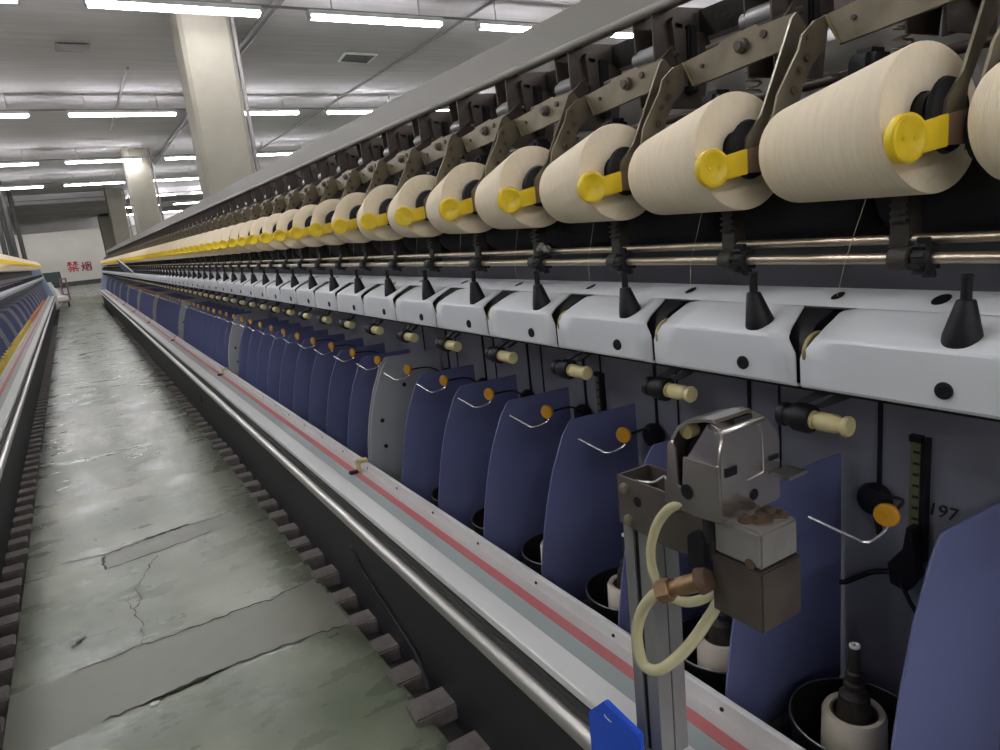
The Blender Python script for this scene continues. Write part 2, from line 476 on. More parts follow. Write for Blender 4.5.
for x, m, s in [(-0.19, 7.98, .05), (0.25, 15.53, .05), (-0.42, 15.2, .035), (-0.62, 13.9, .03), (1.62, 13.42, .03)]:
    sc = MB(); sc.prism([(x - s, m - s * .3, EYE - .003), (x + s * .8, m - s * .5, EYE - .003), (x + s, m + s * .5, EYE - .003), (x - s * .6, m + s * .6, EYE - .003)], (0, 0, -0.012))
    o = build(sc, 'paper_scrap', 'paper', None, (x, m, EYE))
    tag(o, {0.05: 'white paper scrap lying on the green concrete floor beside a crack'}.get(s, 'tiny pale scrap of lint lying on the aisle floor'), 'scrap', 'scraps on the aisle floor')
labels_scrap = ['white paper scrap by the nearest long floor crack', 'white scrap further along the aisle, in the bright floor reflection', 'pale lint fleck on the left half of the aisle floor',
                'small pale fleck by the left floor grating', 'pale fleck on the dark floor crack near the right grating']
for o, l in zip([o for o in COL.objects if o.name.startswith('paper_scrap')], labels_scrap):
    o['label'] = l

# concrete bars bridging the trenches
def bar_proto(side, label):
    MIR[0] = side == 'L'
    b = MB(); b.box(2.10, 2.85, 0, 0.34, EYE - 0.035, EYE + 0.16)
    o = build(b, 'trench_bar', 'bar', None, (2.10, 0, EYE), bevel=0.02)
    tag(o, label, 'floor bar')
    MIR[0] = False
    return o
bR = bar_proto('R', 'nearest brown concrete bar over the floor trench beside the right machine')
bR.location.y = 5.02 * p
for i in range(1, 95):
    c = bR.copy(); COL.objects.link(c)
    c.location.y = (5.02 + 0.728 * i) * p
    c.location.x += rnd.uniform(-.03, .03) * p
    c.rotation_euler.z = rnd.uniform(-.05, .05)
    c.location.z += rnd.uniform(-.01, .01)
    if i == 1:
        c.location.x -= 0.10 * p; c.location.z += 0.008; c.rotation_euler = (0.05, -0.06, -0.10)
        c['label'] = 'loose brown concrete bar tilted out of the row beside the right machine'
    else:
        c['label'] = lab(i, '{} brown bar of the floor grating along the right machine, counting from the photo bottom', 'small bar in the far part of the floor grating along the right machine')
    c['group'] = 'bars of the right floor grating'
bR['group'] = 'bars of the right floor grating'
bL = bar_proto('L', 'x')
for i in range(0, 92):
    c = bL if i == 0 else bL.copy()
    if i: COL.objects.link(c)
    c.location.y = (8.55 + 0.69 * i) * p
    c.location.x += rnd.uniform(-.03, .03) * p
    c.rotation_euler.z = rnd.uniform(-.03, .03)
    c['label'] = lab(i, '{} bar of the floor grating along the left machine, counting from the photo bottom', 'small bar in the far part of the floor grating along the left machine')
    c['group'] = 'bars of the left floor grating'

# columns
def column(x0, x1, y, label):
    t = thing('column', label, 'column', ((x0 + x1) / 2 / p, y / p, EYE), None)
    t['kind'] = 'thing'
    w = (x1 - x0) / 2; xc = (x0 + x1) / 2
    s = MB()
    ch = 0.05
    def octo(w_, z):
        return [(xc - w_ + ch, y, z), (xc + w_ - ch, y, z), (xc + w_, y + ch, z), (xc + w_, y + 2 * w_ - ch, z), (xc + w_ - ch, y + 2 * w_, z), (xc - w_ + ch, y + 2 * w_, z), (xc - w_, y + 2 * w_ - ch, z), (xc - w_, y + ch, z)]
    vs = []
    for z in (0, ZC - 0.003):
        vs += [(a / p, b / p, EYE - c / p) for a, b, c in octo(w, z)]
    fs = [tuple(range(7, -1, -1)), tuple(range(8, 16))] + [(i, (i + 1) % 8, 8 + (i + 1) % 8, 8 + i) for i in range(8)]
    s.add(vs, fs)
    build(s, 'shaft', 'column', t)
    d = MB(); d.cyl((xc + w + .035) and ((xc + w + .05) / p, (y + .1) / p, EYE - .2 / p), ((xc + w + .05) / p, (y + .1) / p, EYE - (ZC - .05) / p), .03 / p, 8)
    build(d, 'drain_pipe', 'pipe', t)
column(1.72, 2.36, 10.0, 'nearest tall cream concrete column rising behind the right machine')
column(1.82, 2.50, 23.05, 'second cream concrete column, behind the nearest one')
column(1.79, 2.47, 35.1, 'third cream column, small, seen left of the second one')
column(1.79, 2.47, 47.4, 'farthest small column close to the back wall')

# lamps: rows across the aisle
ZL = 4.05
lampx = 0.0
def lamp_proto():
    t = thing('ceiling_lamp', 'x', 'lamp', (0, 0, EYE - ZL / p))
    L = 1.87
    d = MB()
    pr = [(-.055, 0), (-.06, .03), (-.05, .055), (.05, .055), (.06, .03), (.055, 0)]
    d.prism([(0, a / p, EYE - (ZL - .075 + b) / p) for a, b in [(-.05, .005), (.05, .005), (.065, .03), (.045, .06), (-.045, .06), (-.065, .03)]], (L / p, 0, 0))
    build(d, 'lamp_tube', 'fluo', t, bevel=0.0, smooth=80)
    h = MB(); mbox(-.02, L + .02, -.062, .062, ZL - .022, ZL + .03, h)
    mbox(.3, .315, -.008, .008, ZL + .02, ZC, h); mbox(L - .315, L - .3, -.008, .008, ZL + .02, ZC, h)
    build(h, 'housing', 'housing', t)
    for xx in (-.02, L - .01):
        e = MB(); mbox(xx, xx + .03, -.06, .06, ZL - .08, ZL - .02, e)
        build(e, 'end_cap', 'housing', t)
    return t
lp = lamp_proto()
index_children()
C = ZL - H
PITCHX = 0.877 * C
rows = [(3.26, 0.242), (5.56, 0.172), (8.0, 0.134), (10.15, 0.105)] + [(10.15 + 2.3 * i, 0.10) for i in range(1, 4)] + [(18.7, 0.10)]  # last row is added behind the deep beam to brighten the back wall
rowname = ['front', 'second', 'third', 'fourth', 'fifth', 'sixth', 'seventh', 'added hidden']
posname = {-2: 'cut off at the far left', -1: 'leftmost', 0: 'above the aisle', 1: 'right of the aisle', 2: 'over the right machine', 3: 'beyond the right machine'}
first = True
def put_lamp(x, y, label, group):
    global first
    if first:
        o = lp; first = False
        o.location = (x, y, ZL)
        o['label'] = label; o['group'] = group
        return o
    c = copy_tree(lp, 0, label, group)
    c.location = (x, y, ZL)
    return c
for r, (mr, x0) in enumerate(rows):
    lo, hi = (-4, 5) if r < 4 or r == 7 else (1, 5)
    for j in range(lo, hi + 1):
        if r < 4:
            l = 'white fluorescent lamp %s in the %s lamp row' % (posname.get(j, 'outside the photo'), rowname[r])
            g = 'lamps in the %s row' % rowname[r]
        else:
            l = 'small distant fluorescent lamp in the rows far down the hall, the hidden last row added'
            g = 'distant lamps'
        put_lamp(x0 * C + j * PITCHX, mr * C, l, g)
# unseen rows added overhead and behind the camera for light, also above neighbouring aisles
for mr in (0.96, -1.34, -3.64, -5.94, -8.24):
    for j in (-3, -2, -1, 0, 1, 2, 3):
        put_lamp(0.2 * C + j * PITCHX, mr * C, 'unseen white fluorescent lamp added on the ceiling above and behind the viewer', 'added lamps overhead and behind')
# conduits on the ceiling
def conduit(a, b, r, name, label, cat='pipe'):
    t = MB(); t.cyl(tuple(q / p for q in a[:2]) + (EYE - a[2] / p,), tuple(q / p for q in b[:2]) + (EYE - b[2] / p,), r / p, 8)
    o = build(t, name, 'pipe', None, (a[0] / p, a[1] / p, EYE - a[2] / p))
    return tag(o, label, cat)
conduit((5.94, -3, ZC - .03), (5.94, 55.5, ZC - .03), .022, 'ceiling_conduit', 'thin grey conduit on the ceiling running along the right machine')
conduit((2.97, -3, ZC - .05), (2.97, 55.5, ZC - .05), .055, 'ceiling_pipe', 'dark pipe along the ceiling, right of the nearest column')
conduit((1.42, 13.6, ZC - .04), (1.42, 20, ZC - .04), .03, 'ceiling_pipe', 'short dark pipe on the ceiling left of the nearest column')
for r, (mr, x0) in enumerate(rows):
    t = MB(); mbox(-11.5, 16.0, mr * C - .015, mr * C + .015, ZL + .035, ZL + .06, t)
    o = build(t, 'cable_trunking', 'pipe', None, (0, mr * C / p, EYE - ZL / p))
    tag(o, 'thin grey cable trunking running above the %s lamp row' % rowname[r], 'trunking', 'trunking along the lamp rows')
# flush vents and a small fitting
t = thing('ceiling_vent', 'black diamond-shaped vent opening in the ceiling, below the front lamp row', 'vent', (5.1 / p, 12.6 / p, EYE - ZC / p))
v = MB(); v.prism([(q[0] / p, q[1] / p, EYE - (ZC - .012) / p) for q in [(4.81, 12.36), (5.35, 12.41), (5.40, 12.95), (4.87, 12.84)]], (0, 0, .01 / p))
build(v, 'opening', 'vent', t)
v = MB()
for a, b in [((4.78, 12.33), (5.38, 12.38)), ((5.38, 12.38), (5.43, 12.98)), ((5.43, 12.98), (4.84, 12.87)), ((4.84, 12.87), (4.78, 12.33))]:
    v.cyl((a[0] / p, a[1] / p, EYE - (ZC - .015) / p), (b[0] / p, b[1] / p, EYE - (ZC - .015) / p), .02 / p, 6)
build(v, 'frame', 'housing', t)
t = thing('ceiling_hatch', 'small grey hatch frame on the ceiling, upper left of the nearest column', 'hatch', (0.6 / p, 12.5 / p, EYE - ZC / p))
v = MB(); mbox(.41, .86, 12.3, 12.73, ZC - .03, ZC - .002, v); build(v, 'box', 'pipe', t, bevel=.03)
v = MB(); mbox(.45, .82, 12.29, 12.3, ZC - .024, ZC - .01, v); build(v, 'slot', 'vent', t)

# cross beams far down the hall; the deep last one hides the added lamps
for i, y in enumerate((36.0, 39.0, 42.0, 44.8, 47.4, 50.0)):
    bm_ = MB(); mbox(XL, XR, y, y + .35, ZC - (.40 if i < 5 else .95), ZC, bm_)
    o = build(bm_, 'trim_%d' % (i + 1), 'ceil', None, (0, y / p, EYE - ZC / p)); o['kind'] = 'structure'

# ------------------------------------------------------------------ the machines
class Frame:
    pass

def make_frame(side):
    L = side == 'L'
    MIR[0] = L
    m1 = MEND
    m0 = 0.25 if not L else 6.0
    who = 'left' if L else 'right'
    t = thing('twisting_machine', ('long yarn twisting machine along the left edge of the aisle' if L else
              'long grey and white yarn twisting machine filling the right of the photo'), 'machine', (4.5, 0, EYE))
    def P(prof, name, m, a=m0, b=m1, **k):
        q = MB(); q.profile(prof, a, b); return build(q, name, m, t, **k)
    # top beam with a rolled lower lip
    if not L:
        P([(3.88, -1.665), (3.90, -1.675), (4.05, -1.67), (4.05, -1.38), (3.88, -1.38)], 'top_beam', 'beam')
        q = MB(); q.cyl((3.885, m0, -1.375), (3.885, m1, -1.375), .035, 10); build(q, 'beam_lip', 'beam', t)
        P([(4.36, -1.40), (4.5, -1.40), (4.5, -1.20), (4.36, -1.20)], 'inner_rail', 'grime')
        P([(5.3, -1.66), (5.45, -1.66), (5.45, -1.32), (5.3, -1.32)], 'rear_beam', 'dsteel')
    # mid body behind packages, back panel
    P([(4.55, -.95), (4.95, -.95), (5.0, -.2), (4.4, -.2), (4.4, -.62)], 'centre_duct', 'beam')
    P([(4.12, .30), (4.18, .30), (4.18, 3.46), (4.12, 3.46)], 'back_panel', 'panel')
    P([(4.0, -.16), (4.9, -.16), (4.9, .30), (4.0, .30)], 'drive_housing', 'grime')
    # cover ledge
    P([(3.185, .578), (3.20, .568), (3.39, .512), (3.40, .52), (3.40, .60), (3.38, .60), (3.38, .535), (3.20, .59)], 'cover_ledge', 'cap')
    # inner bracket under covers
    P([(3.05, .70), (3.38, .56), (3.42, .56), (3.42, .98), (3.02, .98), (3.02, .88)], 'cover_core', 'rubber')
    # tray: lip, floor, tape, outer rail, tube
    P([(2.815, 2.953), (2.835, 2.945), (2.86, 2.953), (2.86, 3.20), (2.815, 3.20)], 'lip', 'rail')
    P([(2.815, 3.066), (2.72, 3.066), (2.72, 3.20), (2.815, 3.20)], 'inner_strip', 'strip')
    P([(2.72, 3.063), (2.632, 3.063), (2.632, 3.20), (2.72, 3.20)], 'red_tape', 'red')
    P([(2.632, 3.066), (2.46, 3.066), (2.46, 3.20), (2.632, 3.20)], 'inner_channel', 'teal')
    P([(2.46, 3.03), (2.27, 3.03), (2.26, 3.04), (2.26, 3.10), (2.46, 3.10)], 'outer_rail', 'rail')
    P([(2.275, 3.10), (2.46, 3.10), (2.46, 3.42), (2.30, 3.42), (2.285, 3.30), (2.24, 3.24), (2.24, 3.17), (2.275, 3.15)], 'rail_slot', 'slot')
    q = MB(); q.cyl((2.215, m0, 3.285), (2.215, m1, 3.285), .068, 20); build(q, 'bumper_tube', 'alu', t)
    P([(2.24, 3.12), (2.29, 3.12), (2.29, 3.155), (2.24, 3.155)], 'slot_trim', 'slot')
    # spindle floor, kick panel
    P([(2.86, 3.45), (4.12, 3.45), (4.12, 3.55), (2.86, 3.55)], 'spindle_rail', 'rubber')
    P([(2.31, 3.40), (2.40, 3.40), (2.47, EYE - .10), (2.47, EYE + .16), (2.42, EYE + .16), (2.42, EYE - .10), (2.31, 3.50)], 'kick_panel', 'kick')
    # end frame
    if L:
        P([(2.32, 2.9), (2.85, 1.0), (2.95, .5), (3.1, -.3), (6, -.3), (6, EYE), (2.32, EYE)], 'end_frame', 'bluemach', m1, m1 + 1.2)
    else:
        P([(2.35, 2.9), (2.95, 1.0), (3.0, .4), (3.1, -.3), (6, -.3), (6, EYE), (2.35, EYE)], 'end_frame', 'bluemach', m1, m1 + 1.2)
    # shafts
    if not L:
        q = MB(); q.cyl((3.25, m0, .348), (3.25, m1, .348), .026, 14); build(q, 'traverse_shaft', 'shaft', t)
        q = MB(); q.cyl((3.33, m0, .268), (3.33, m1, .268), .024, 14); build(q, 'drive_shaft', 'shaft', t)
        q = MB(); q.cyl((4.0, m0, -.62), (4.0, m1, -.62), .03, 10); build(q, 'pivot_shaft', 'dsteel', t)
    MIR[0] = False
    return t

machR = make_frame('R')
machL = make_frame('L')

def rep_part(o, k, parent):
    c = o.copy(); COL.objects.link(c)
    c.location = Vector((0, k * p, 0))
    for ch in CH.get(o.name, []):
        d = ch.copy(); COL.objects.link(d); d.parent = c
    return c

# ---- machine parts that repeat at every station of the right machine
drum = MB(); drum.lathe((3.732, 0, .046), (0, 1, 0), [(1.15, .10), (1.17, .17), (1.22, .215), (1.32, .24), (1.96, .24), (2.06, .215), (2.11, .17), (2.13, .10)], 22)
drum = build(drum, 'drive_drum', 'rubber', machR)
brk = MB()
brk.plate_x([(1.79, .06), (1.87, .06), (1.885, .26), (1.88, .34), (1.79, .34), (1.78, .26)], 3.30, 3.40)
for z in (.10, .135, .17): brk.box(3.27, 3.31, 1.785, 1.875, z, z + .014)
brk = build(brk, 'shaft_bracket', 'grime', machR, bevel=.008)
slv = MB(); slv.lathe((3.25, 1.74, .348), (0, 1, 0), [(0, .045), (.01, .055), (.09, .055), (.10, .048)], 16)
slv = build(slv, 'shaft_sleeve', 'grime', machR)
fz = MB()
nT = 11
for a in range(nT):
    th = 2 * PI * a / nT
    rr_ = .075 + .02 * ((a * 7) % 3) / 2
    fz.prism([(3.25 + math.cos(th + s) * r_, 1.66, .348 + math.sin(th + s) * r_) for s, r_ in ((-.16, .045), (.16, .045), (.12, rr_), (-.12, rr_))], (0, .055, 0))
fz.lathe((3.25, 1.65, .348), (0, 1, 0), [(0, .05), (.01, .062), (.065, .062), (.075, .05)], 16)
fz = build(fz, 'toothed_collar', 'rubber', machR)
# hanging bracket (web plates, spring barrel, block, hook, link)
web = MB()
web.prism([(3.88, .95, -1.40), (4.46, .95, -1.42), (4.46, .95, -1.15), (4.38, .95, -.70), (3.92, .95, -.70), (3.89, .95, -.95)], (0, .014, 0))
web.prism([(3.90, 1.17, -1.38), (4.30, 1.17, -1.39), (4.30, 1.17, -1.0), (4.25, 1.17, -.75), (3.94, 1.17, -.75)], (0, .012, 0))
web.box(4.30, 4.32, .95, 1.18, -1.39, -.75)
web = build(web, 'hanging_bracket', 'dsteel', machR)
cyl = MB(); cyl.lathe((3.97, .965, -1.09), (0, 1, 0), [(0, .07), (.20, .07), (.21, .055), (.26, .055), (.27, .03)], 16)
build(cyl, 'spring_barrel', 'extr', web)
blk = MB(); blk.prism([(4.165, .87, -1.275), (4.255, .87, -1.275), (4.255, .87, -.80), (4.165, .87, -.80)], (0, .07, 0))
build(blk, 'rubber_block', 'rubber', web, bevel=.015)
lug = MB()
lug.prism([(4.02, .90, -1.285), (4.04, .90, -1.325), (4.12, .90, -1.325), (4.155, .90, -1.285), (4.15, .90, -1.235), (4.135, .90, -1.235), (4.13, .90, -1.28), (4.06, .90, -1.285), (4.05, .90, -1.25), (4.03, .90, -1.25)], (0, .05, 0))
lug.prism([(4.03, .90, -1.25), (4.16, .90, -1.25), (4.16, .90, -.85), (4.10, .90, -.85), (4.06, .90, -1.0)], (0, .05, 0))
build(lug, 'hook', 'dsteel', web)
pin = MB(); pin.lathe((4.31, .89, -1.12), (0, 1, 0), [(0, .10), (.01, .115), (.05, .115)], 24)
pin.lathe((4.33, .86, -1.06), (0, 1, 0), [(0, .025), (.03, .03)], 10)
build(pin, 'side_disc', 'dsteel', web)
lk = MB(); lk.cyl((4.0, .82, -1.06), (3.70, 1.30, -.94), .022, 8)
lk.prism([(3.66, .72, -.94), (3.98, .86, -1.12), (4.02, .86, -.95), (3.70, .72, -.80)], (0, .018, 0))
build(lk, 'link_arm', 'dsteel', web)
sp = MB()
hel = [(4.14 + .05 * math.cos(a * .9), 1.30 + .05 * math.sin(a * .9), -.95 + .0078 * a) for a in range(0, 82)]
sp.tube(hel, .009, 5, smooth=False)
build(sp, 'coil_spring', 'steel', web)
guard = MB(); guard.prism([(3.60, 2.16, -.62), (3.63, 2.16, -.68), (3.80, 2.16, -.68), (3.80, 2.16, -.25), (3.66, 2.16, -.25), (3.60, 2.16, -.42)], (0, .14, 0))
build(guard, 'stop_block', 'rubber', web, bevel=.03)
index_children()
for k in range(-1, KEND):
    if k == 0: continue
    rep_part(drum, k, machR)
    if k < 45:
        rep_part(brk, k, machR); rep_part(slv, k, machR); rep_part(fz, k, machR)
    if k > 1:
        pass
for k in range(1, KEND):
    if k < 30:
        rep_part(web, k, machR)
    else:
        c = web.copy(); COL.objects.link(c); c.location = Vector((0, k * p, 0))
rest = MB()
for k in range(45, KEND, 1):
    rest.lathe((3.25, 1.66 + k, .348), (0, 1, 0), [(0, .08), (.07, .08)], 8)
o = build(rest, 'toothed_collar', 'rubber', machR); o['kind'] = 'stuff'
# tray bolts
tbolt = MB(); tbolt.cyl((2.816, 2.572, 3.012), (2.806, 2.572, 3.012), .014, 10)
tbolt = build(tbolt, 'bolt', 'black', machR)
for k in range(-1, 14):
    if k: rep_part(tbolt, k, machR)
# ledge holes
hole = MB(); hole.prism([(3.291 + .044 * math.cos(a_), 2.133 + .027 * math.sin(a_), .5385 - .295 * .044 * math.cos(a_)) for a_ in [2 * PI * i / 16 for i in range(16)]], (0, 0, -.002))
hole = build(hole, 'ledge_hole', 'black', machR)
for k in range(0, 14):
    if k: rep_part(hole, k, machR)
hole2 = MB(); hole2.prism([(3.291 + .055 * math.cos(a_), 1.633 + .036 * math.sin(a_), .5385 - .295 * .055 * math.cos(a_)) for a_ in [2 * PI * i / 16 for i in range(16)]], (0, 0, -.002))
build(hole2, 'ledge_hole', 'black', machR)
# black slots in the back panel, scale strips, lever, handwriting
def panel_bits(k, thick=True, scale=False):
    if thick:
        q = MB(); q.box(4.105, 4.119, 2.365 + k, 2.39 + k, 1.30, 1.93); build(q, 'panel_slot', 'black', machR)
    q = MB(); q.box(4.108, 4.119, 3.11 + k, 3.122 + k, 1.30, 1.98); build(q, 'panel_slot', 'black', machR)
    if scale:
        s = MB(); s.box(4.085, 4.119, 2.115 + k, 2.175 + k, 1.52, 2.26); s_ = build(s, 'scale_strip', 'scale', machR)
        d = MB()
        for i in range(9): d.box(4.08, 4.086, 2.12 + k, 2.155 + k, 1.59 + i * .072, 1.605 + i * .072)
        build(d, 'graduation', 'ink', s_)
        d = MB(); d.box(4.06, 4.12, 2.07 + k, 2.095 + k, 1.50, 2.3); build(d, 'slide_rail', 'black', machR)
        d = MB(); d.box(4.075, 4.12, 2.11 + k, 2.18 + k, 1.495, 1.535); build(d, 'scale_cap', 'black', s_)
for k in range(0, 7):
    panel_bits(k, True, k in (0, 3))
lv = MB()
lv.plate_x([(2.13, 2.05), (2.15, 2.2), (2.24, 2.33), (2.22, 2.46), (2.12, 2.48), (2.06, 2.36), (2.08, 2.2), (2.10, 2.05)], 3.98, 4.06)
lv.tube([(3.98, 2.22, 2.38), (3.95, 2.33, 2.42), (3.9, 2.46, 2.52), (3.88, 2.5, 2.53)], .018, 8)
lv.tube([(3.98, 2.16, 2.42), (3.95, 2.08, 2.52), (3.95, 2.02, 2.60), (3.95, 2.01, 2.68)], .014, 8)
build(lv, 'brake_lever', 'black', machR)
q = MB(); q.lathe((4.118, 1.93, 2.06), (-1, 0, 0), [(0, .03), (.02, .03), (.025, .02)], 10); build(q, 'stud', 'black', machR)
for mm, dd, rr_ in ((1.98, 2.78, .022), (1.80, 2.95, .038)):
    q = MB(); q.lathe((4.118, mm, dd), (-1, 0, 0), [(0, rr_), (.012, rr_)], 12); build(q, 'panel_hole', 'black', machR)
cu = bpy.data.curves.new('station_number', 'FONT'); cu.body = '197'; cu.size = .115 * p; cu.extrude = .001; cu.shear = .15
tmp = bpy.data.objects.new('station_number_curve', cu); COL.objects.link(tmp)
bpy.context.view_layer.update()
tme = bpy.data.meshes.new_from_object(tmp.evaluated_get(bpy.context.evaluated_depsgraph_get()))
bpy.data.objects.remove(tmp)
ob = bpy.data.objects.new('station_number', tme); COL.objects.link(ob); ob.parent = machR
tme.materials.clear(); tme.materials.append(M['ink'])
ob.matrix_local = Matrix.Translation(W(4.116, 2.085, 1.985) - Vector(machR['_o'])) @ Matrix(((0, 0, -1, 0), (-1, 0, 0, 0), (0, 1, 0, 0), (0, 0, 0, 1)))
# black cable on the kick panel
q = MB(); q.tube([(2.36, 8.2, 3.9), (2.34, 8.1, 4.0), (2.33, 7.8, 4.1), (2.36, 7.3, 4.3), (2.38, 6.9, 4.45), (2.36, 6.45, 4.55), (2.30, 6.1, 4.72)], .022, 8)
build(q, 'cable', 'rubber', machR)
q = MB(); q.lathe((2.36, 8.25, 3.9), (-1, 0, 0), [(0, .05), (.04, .04)], 10); build(q, 'cable_gland', 'grime', machR)
q = MB(); q.lathe((2.36, 21.0, 4.0), (-1, 0, 0), [(0, .14), (.03, .12)], 14); build(q, 'cable_gland', 'grime', machR)

# ------------------------------------------------------------------ station things
def make_package(side, cx, cd, r, k0=0):
    MIR[0] = side == 'L'
    t = thing('yarn_package', 'x', 'yarn package', (cx, 2.0, cd))
    # a cone: wide near end, narrow far end, its lower side resting along the drum
    q = r / .314
    ax = Vector((.105 * q, .77, .065 * q)); c0 = (cx + .01, 1.682, cd)
    prof = [(.012, .115), (.008, .16), (-.008, .302), (-.005, .311), (.004, .314), (.25, .290), (.50, .266), (.70, .246), (.735, .240), (.765, .226), (.79, .200), (.802, .165), (.800, .115)]
    b = MB(); b.lathe(c0, ax, [(a_, b_ * q) for a_, b_ in prof], 64, caps=False)
    build(b, 'yarn', 'yarn', t, smooth=44)
    c = MB(); c.lathe(c0, ax, [(-.05, .085 * q), (-.04, .108 * q), (.815, .108 * q), (.825, .085 * q)], 28)
    build(c, 'cone_core', 'black', t)
    if side == 'R':
        c = MB(); c.tube([(3.285, 2.133, .540), (3.205, 2.04, .35), (3.20, 1.93, .05)], .0009, 5, smooth=False)
        build(c, 'yarn_end', 'yarn', t)
    MIR[0] = False
    return t

def make_cradle(side, cx=3.24, cd=-.25, lx=2.945, ld=-.165):
    MIR[0] = side == 'L'
    t = thing('package_cradle', 'x', 'cradle', (3.62, 2.0, -.9))
    dx = cx - 3.24; dd = cd + .25
    def T(pts): return [(a + dx, b + dd) for a, b in pts]
    def T2(pts): return [(a + dx, b + dd, c) for a, b, c in pts]
    f = MB()
    f.prism([(a, 1.575, b) for a, b in T([(3.15, -.19), (3.31, -.19), (3.33, -.36), (3.44, -.525), (3.64, -.745), (3.68, -.88), (3.60, -.95), (3.56, -.92), (3.29, -.42), (3.17, -.31)])], (0, .014, 0))
    build(f, 'arm', 'steel', t)
    f = MB()
    f.prism([(a, 2.405 + max(0, (b - dd + .75) * .215), b) for a, b in T([(3.28, -.10), (3.43, -.10), (3.44, -.30), (3.47, -.54), (3.52, -.645), (3.605, -.725), (3.605, -.885), (3.51, -.855), (3.405, -.78), (3.39, -.715), (3.275, -.5), (3.26, -.3)])], (0, .014, 0))
    fa = build(f, 'arm', 'steel', t)
    for hx, hd, hr in T2([(3.45, -.77, .016), (3.47, -.68, .02), (3.42, -.62, .016), (3.40, -.52, .022), (3.36, -.42, .018)]):
        f = MB(); f.lathe((hx, 2.405 + max(0, (hd - dd + .75) * .215), hd), (0, -1, 0), [(0, hr), (.004, hr)], 10)
        build(f, 'rivet', 'rust', fa)
    f = MB()
    pts = [(2.418, -.885), (2.12, -.918), (2.108, -.935), (1.845, -.962), (1.825, -.945), (1.585, -.952), (1.60, -.79), (1.70, -.775), (2.0, -.75), (2.19, -.735), (2.33, -.725)]
    f.prism([(3.60 + dx, a, b + dd) for a, b in pts], (.014, 0, .005))
    cb = build(f, 'cross_plate', 'steel', t)
    f = MB(); f.prism([(3.596 + dx, a, b + dd) for a, b in [(2.418, -.885), (2.40, -.886), (2.315, -.726), (2.33, -.725)]], (-.003, 0, 0))
    build(f, 'fold_highlight', 'plated', t)  # brighter strip laid along the bend as its painted highlight
    f = MB(); f.lathe((3.60 + dx, 1.94, -.87 + dd), (-1, 0, 0), [(0, .045), (.03, .042), (.035, .03), (.05, .028)], 14)
    build(f, 'rivet', 'dsteel', cb)
    for m_, d_, r_ in ((1.79, -.895, .022), (2.25, -.83, .014)):
        f = MB(); f.lathe((3.60 + dx, m_, d_ + dd), (-1, 0, 0), [(0, r_), (.012, r_)], 10)
        build(f, 'rivet', 'dsteel', cb)
    h = MB(); h.lathe((cx, 1.589, cd), (0, 1, 0), [(0, .12), (.005, .15), (.025, .158), (.04, .14)], 28)
    build(h, 'hub', 'black', t)
    h = MB(); h.lathe((cx + .112, 2.545, cd + .072), (0, -1, 0), [(0, .10), (.01, .13), (.03, .12)], 28)
    build(h, 'hub', 'black', t)
    # lever: a flat yellow arm in front of the package's near end, ending in a round thumb disc
    e = Vector((3.15 + dx, 1.572, 0)); q = Vector((lx, 1.618, 0))
    u = (q - e).normalized(); nrm = Vector((u.y, -u.x, 0))
    if nrm.y > 0: nrm = -nrm
    L_ = (q - e).length
    def at(a, d, off=0): 
        v_ = e + u * a + nrm * off
        return (v_.x, v_.y, d)
    g = MB()
    g.lathe(at(L_, ld, -.022), nrm, [(0, .085), (.004, .098), (.034, .1), (.044, .095), (.046, .078), (.041, .072)], 32)
    for sx in (-.03, .03):
        g.lathe(at(L_ + sx, ld, .016), nrm, [(0, .014), (.006, .012)], 10)
    pts = [(-.005, ld - .085), (L_ - .10, ld - .062), (L_ - .06, ld - .05), (L_ - .06, ld + .06), (L_ - .10, ld + .062), (-.005, ld + .045)]
    g.prism([at(a, d, -.016) for a, d in pts], tuple(nrm * .03))
    build(g, 'lever', 'yellow', t, bevel=.004)
    g = MB()
    g.prism([at(a, d, -.012) for a, d in [(0, ld - .08), (-.21, ld - .115), (-.24, ld - .03), (-.21, ld + .04), (0, ld + .04)]], tuple(nrm * .018))
    build(g, 'lever_stem', 'stem', t)
    MIR[0] = False
    return t

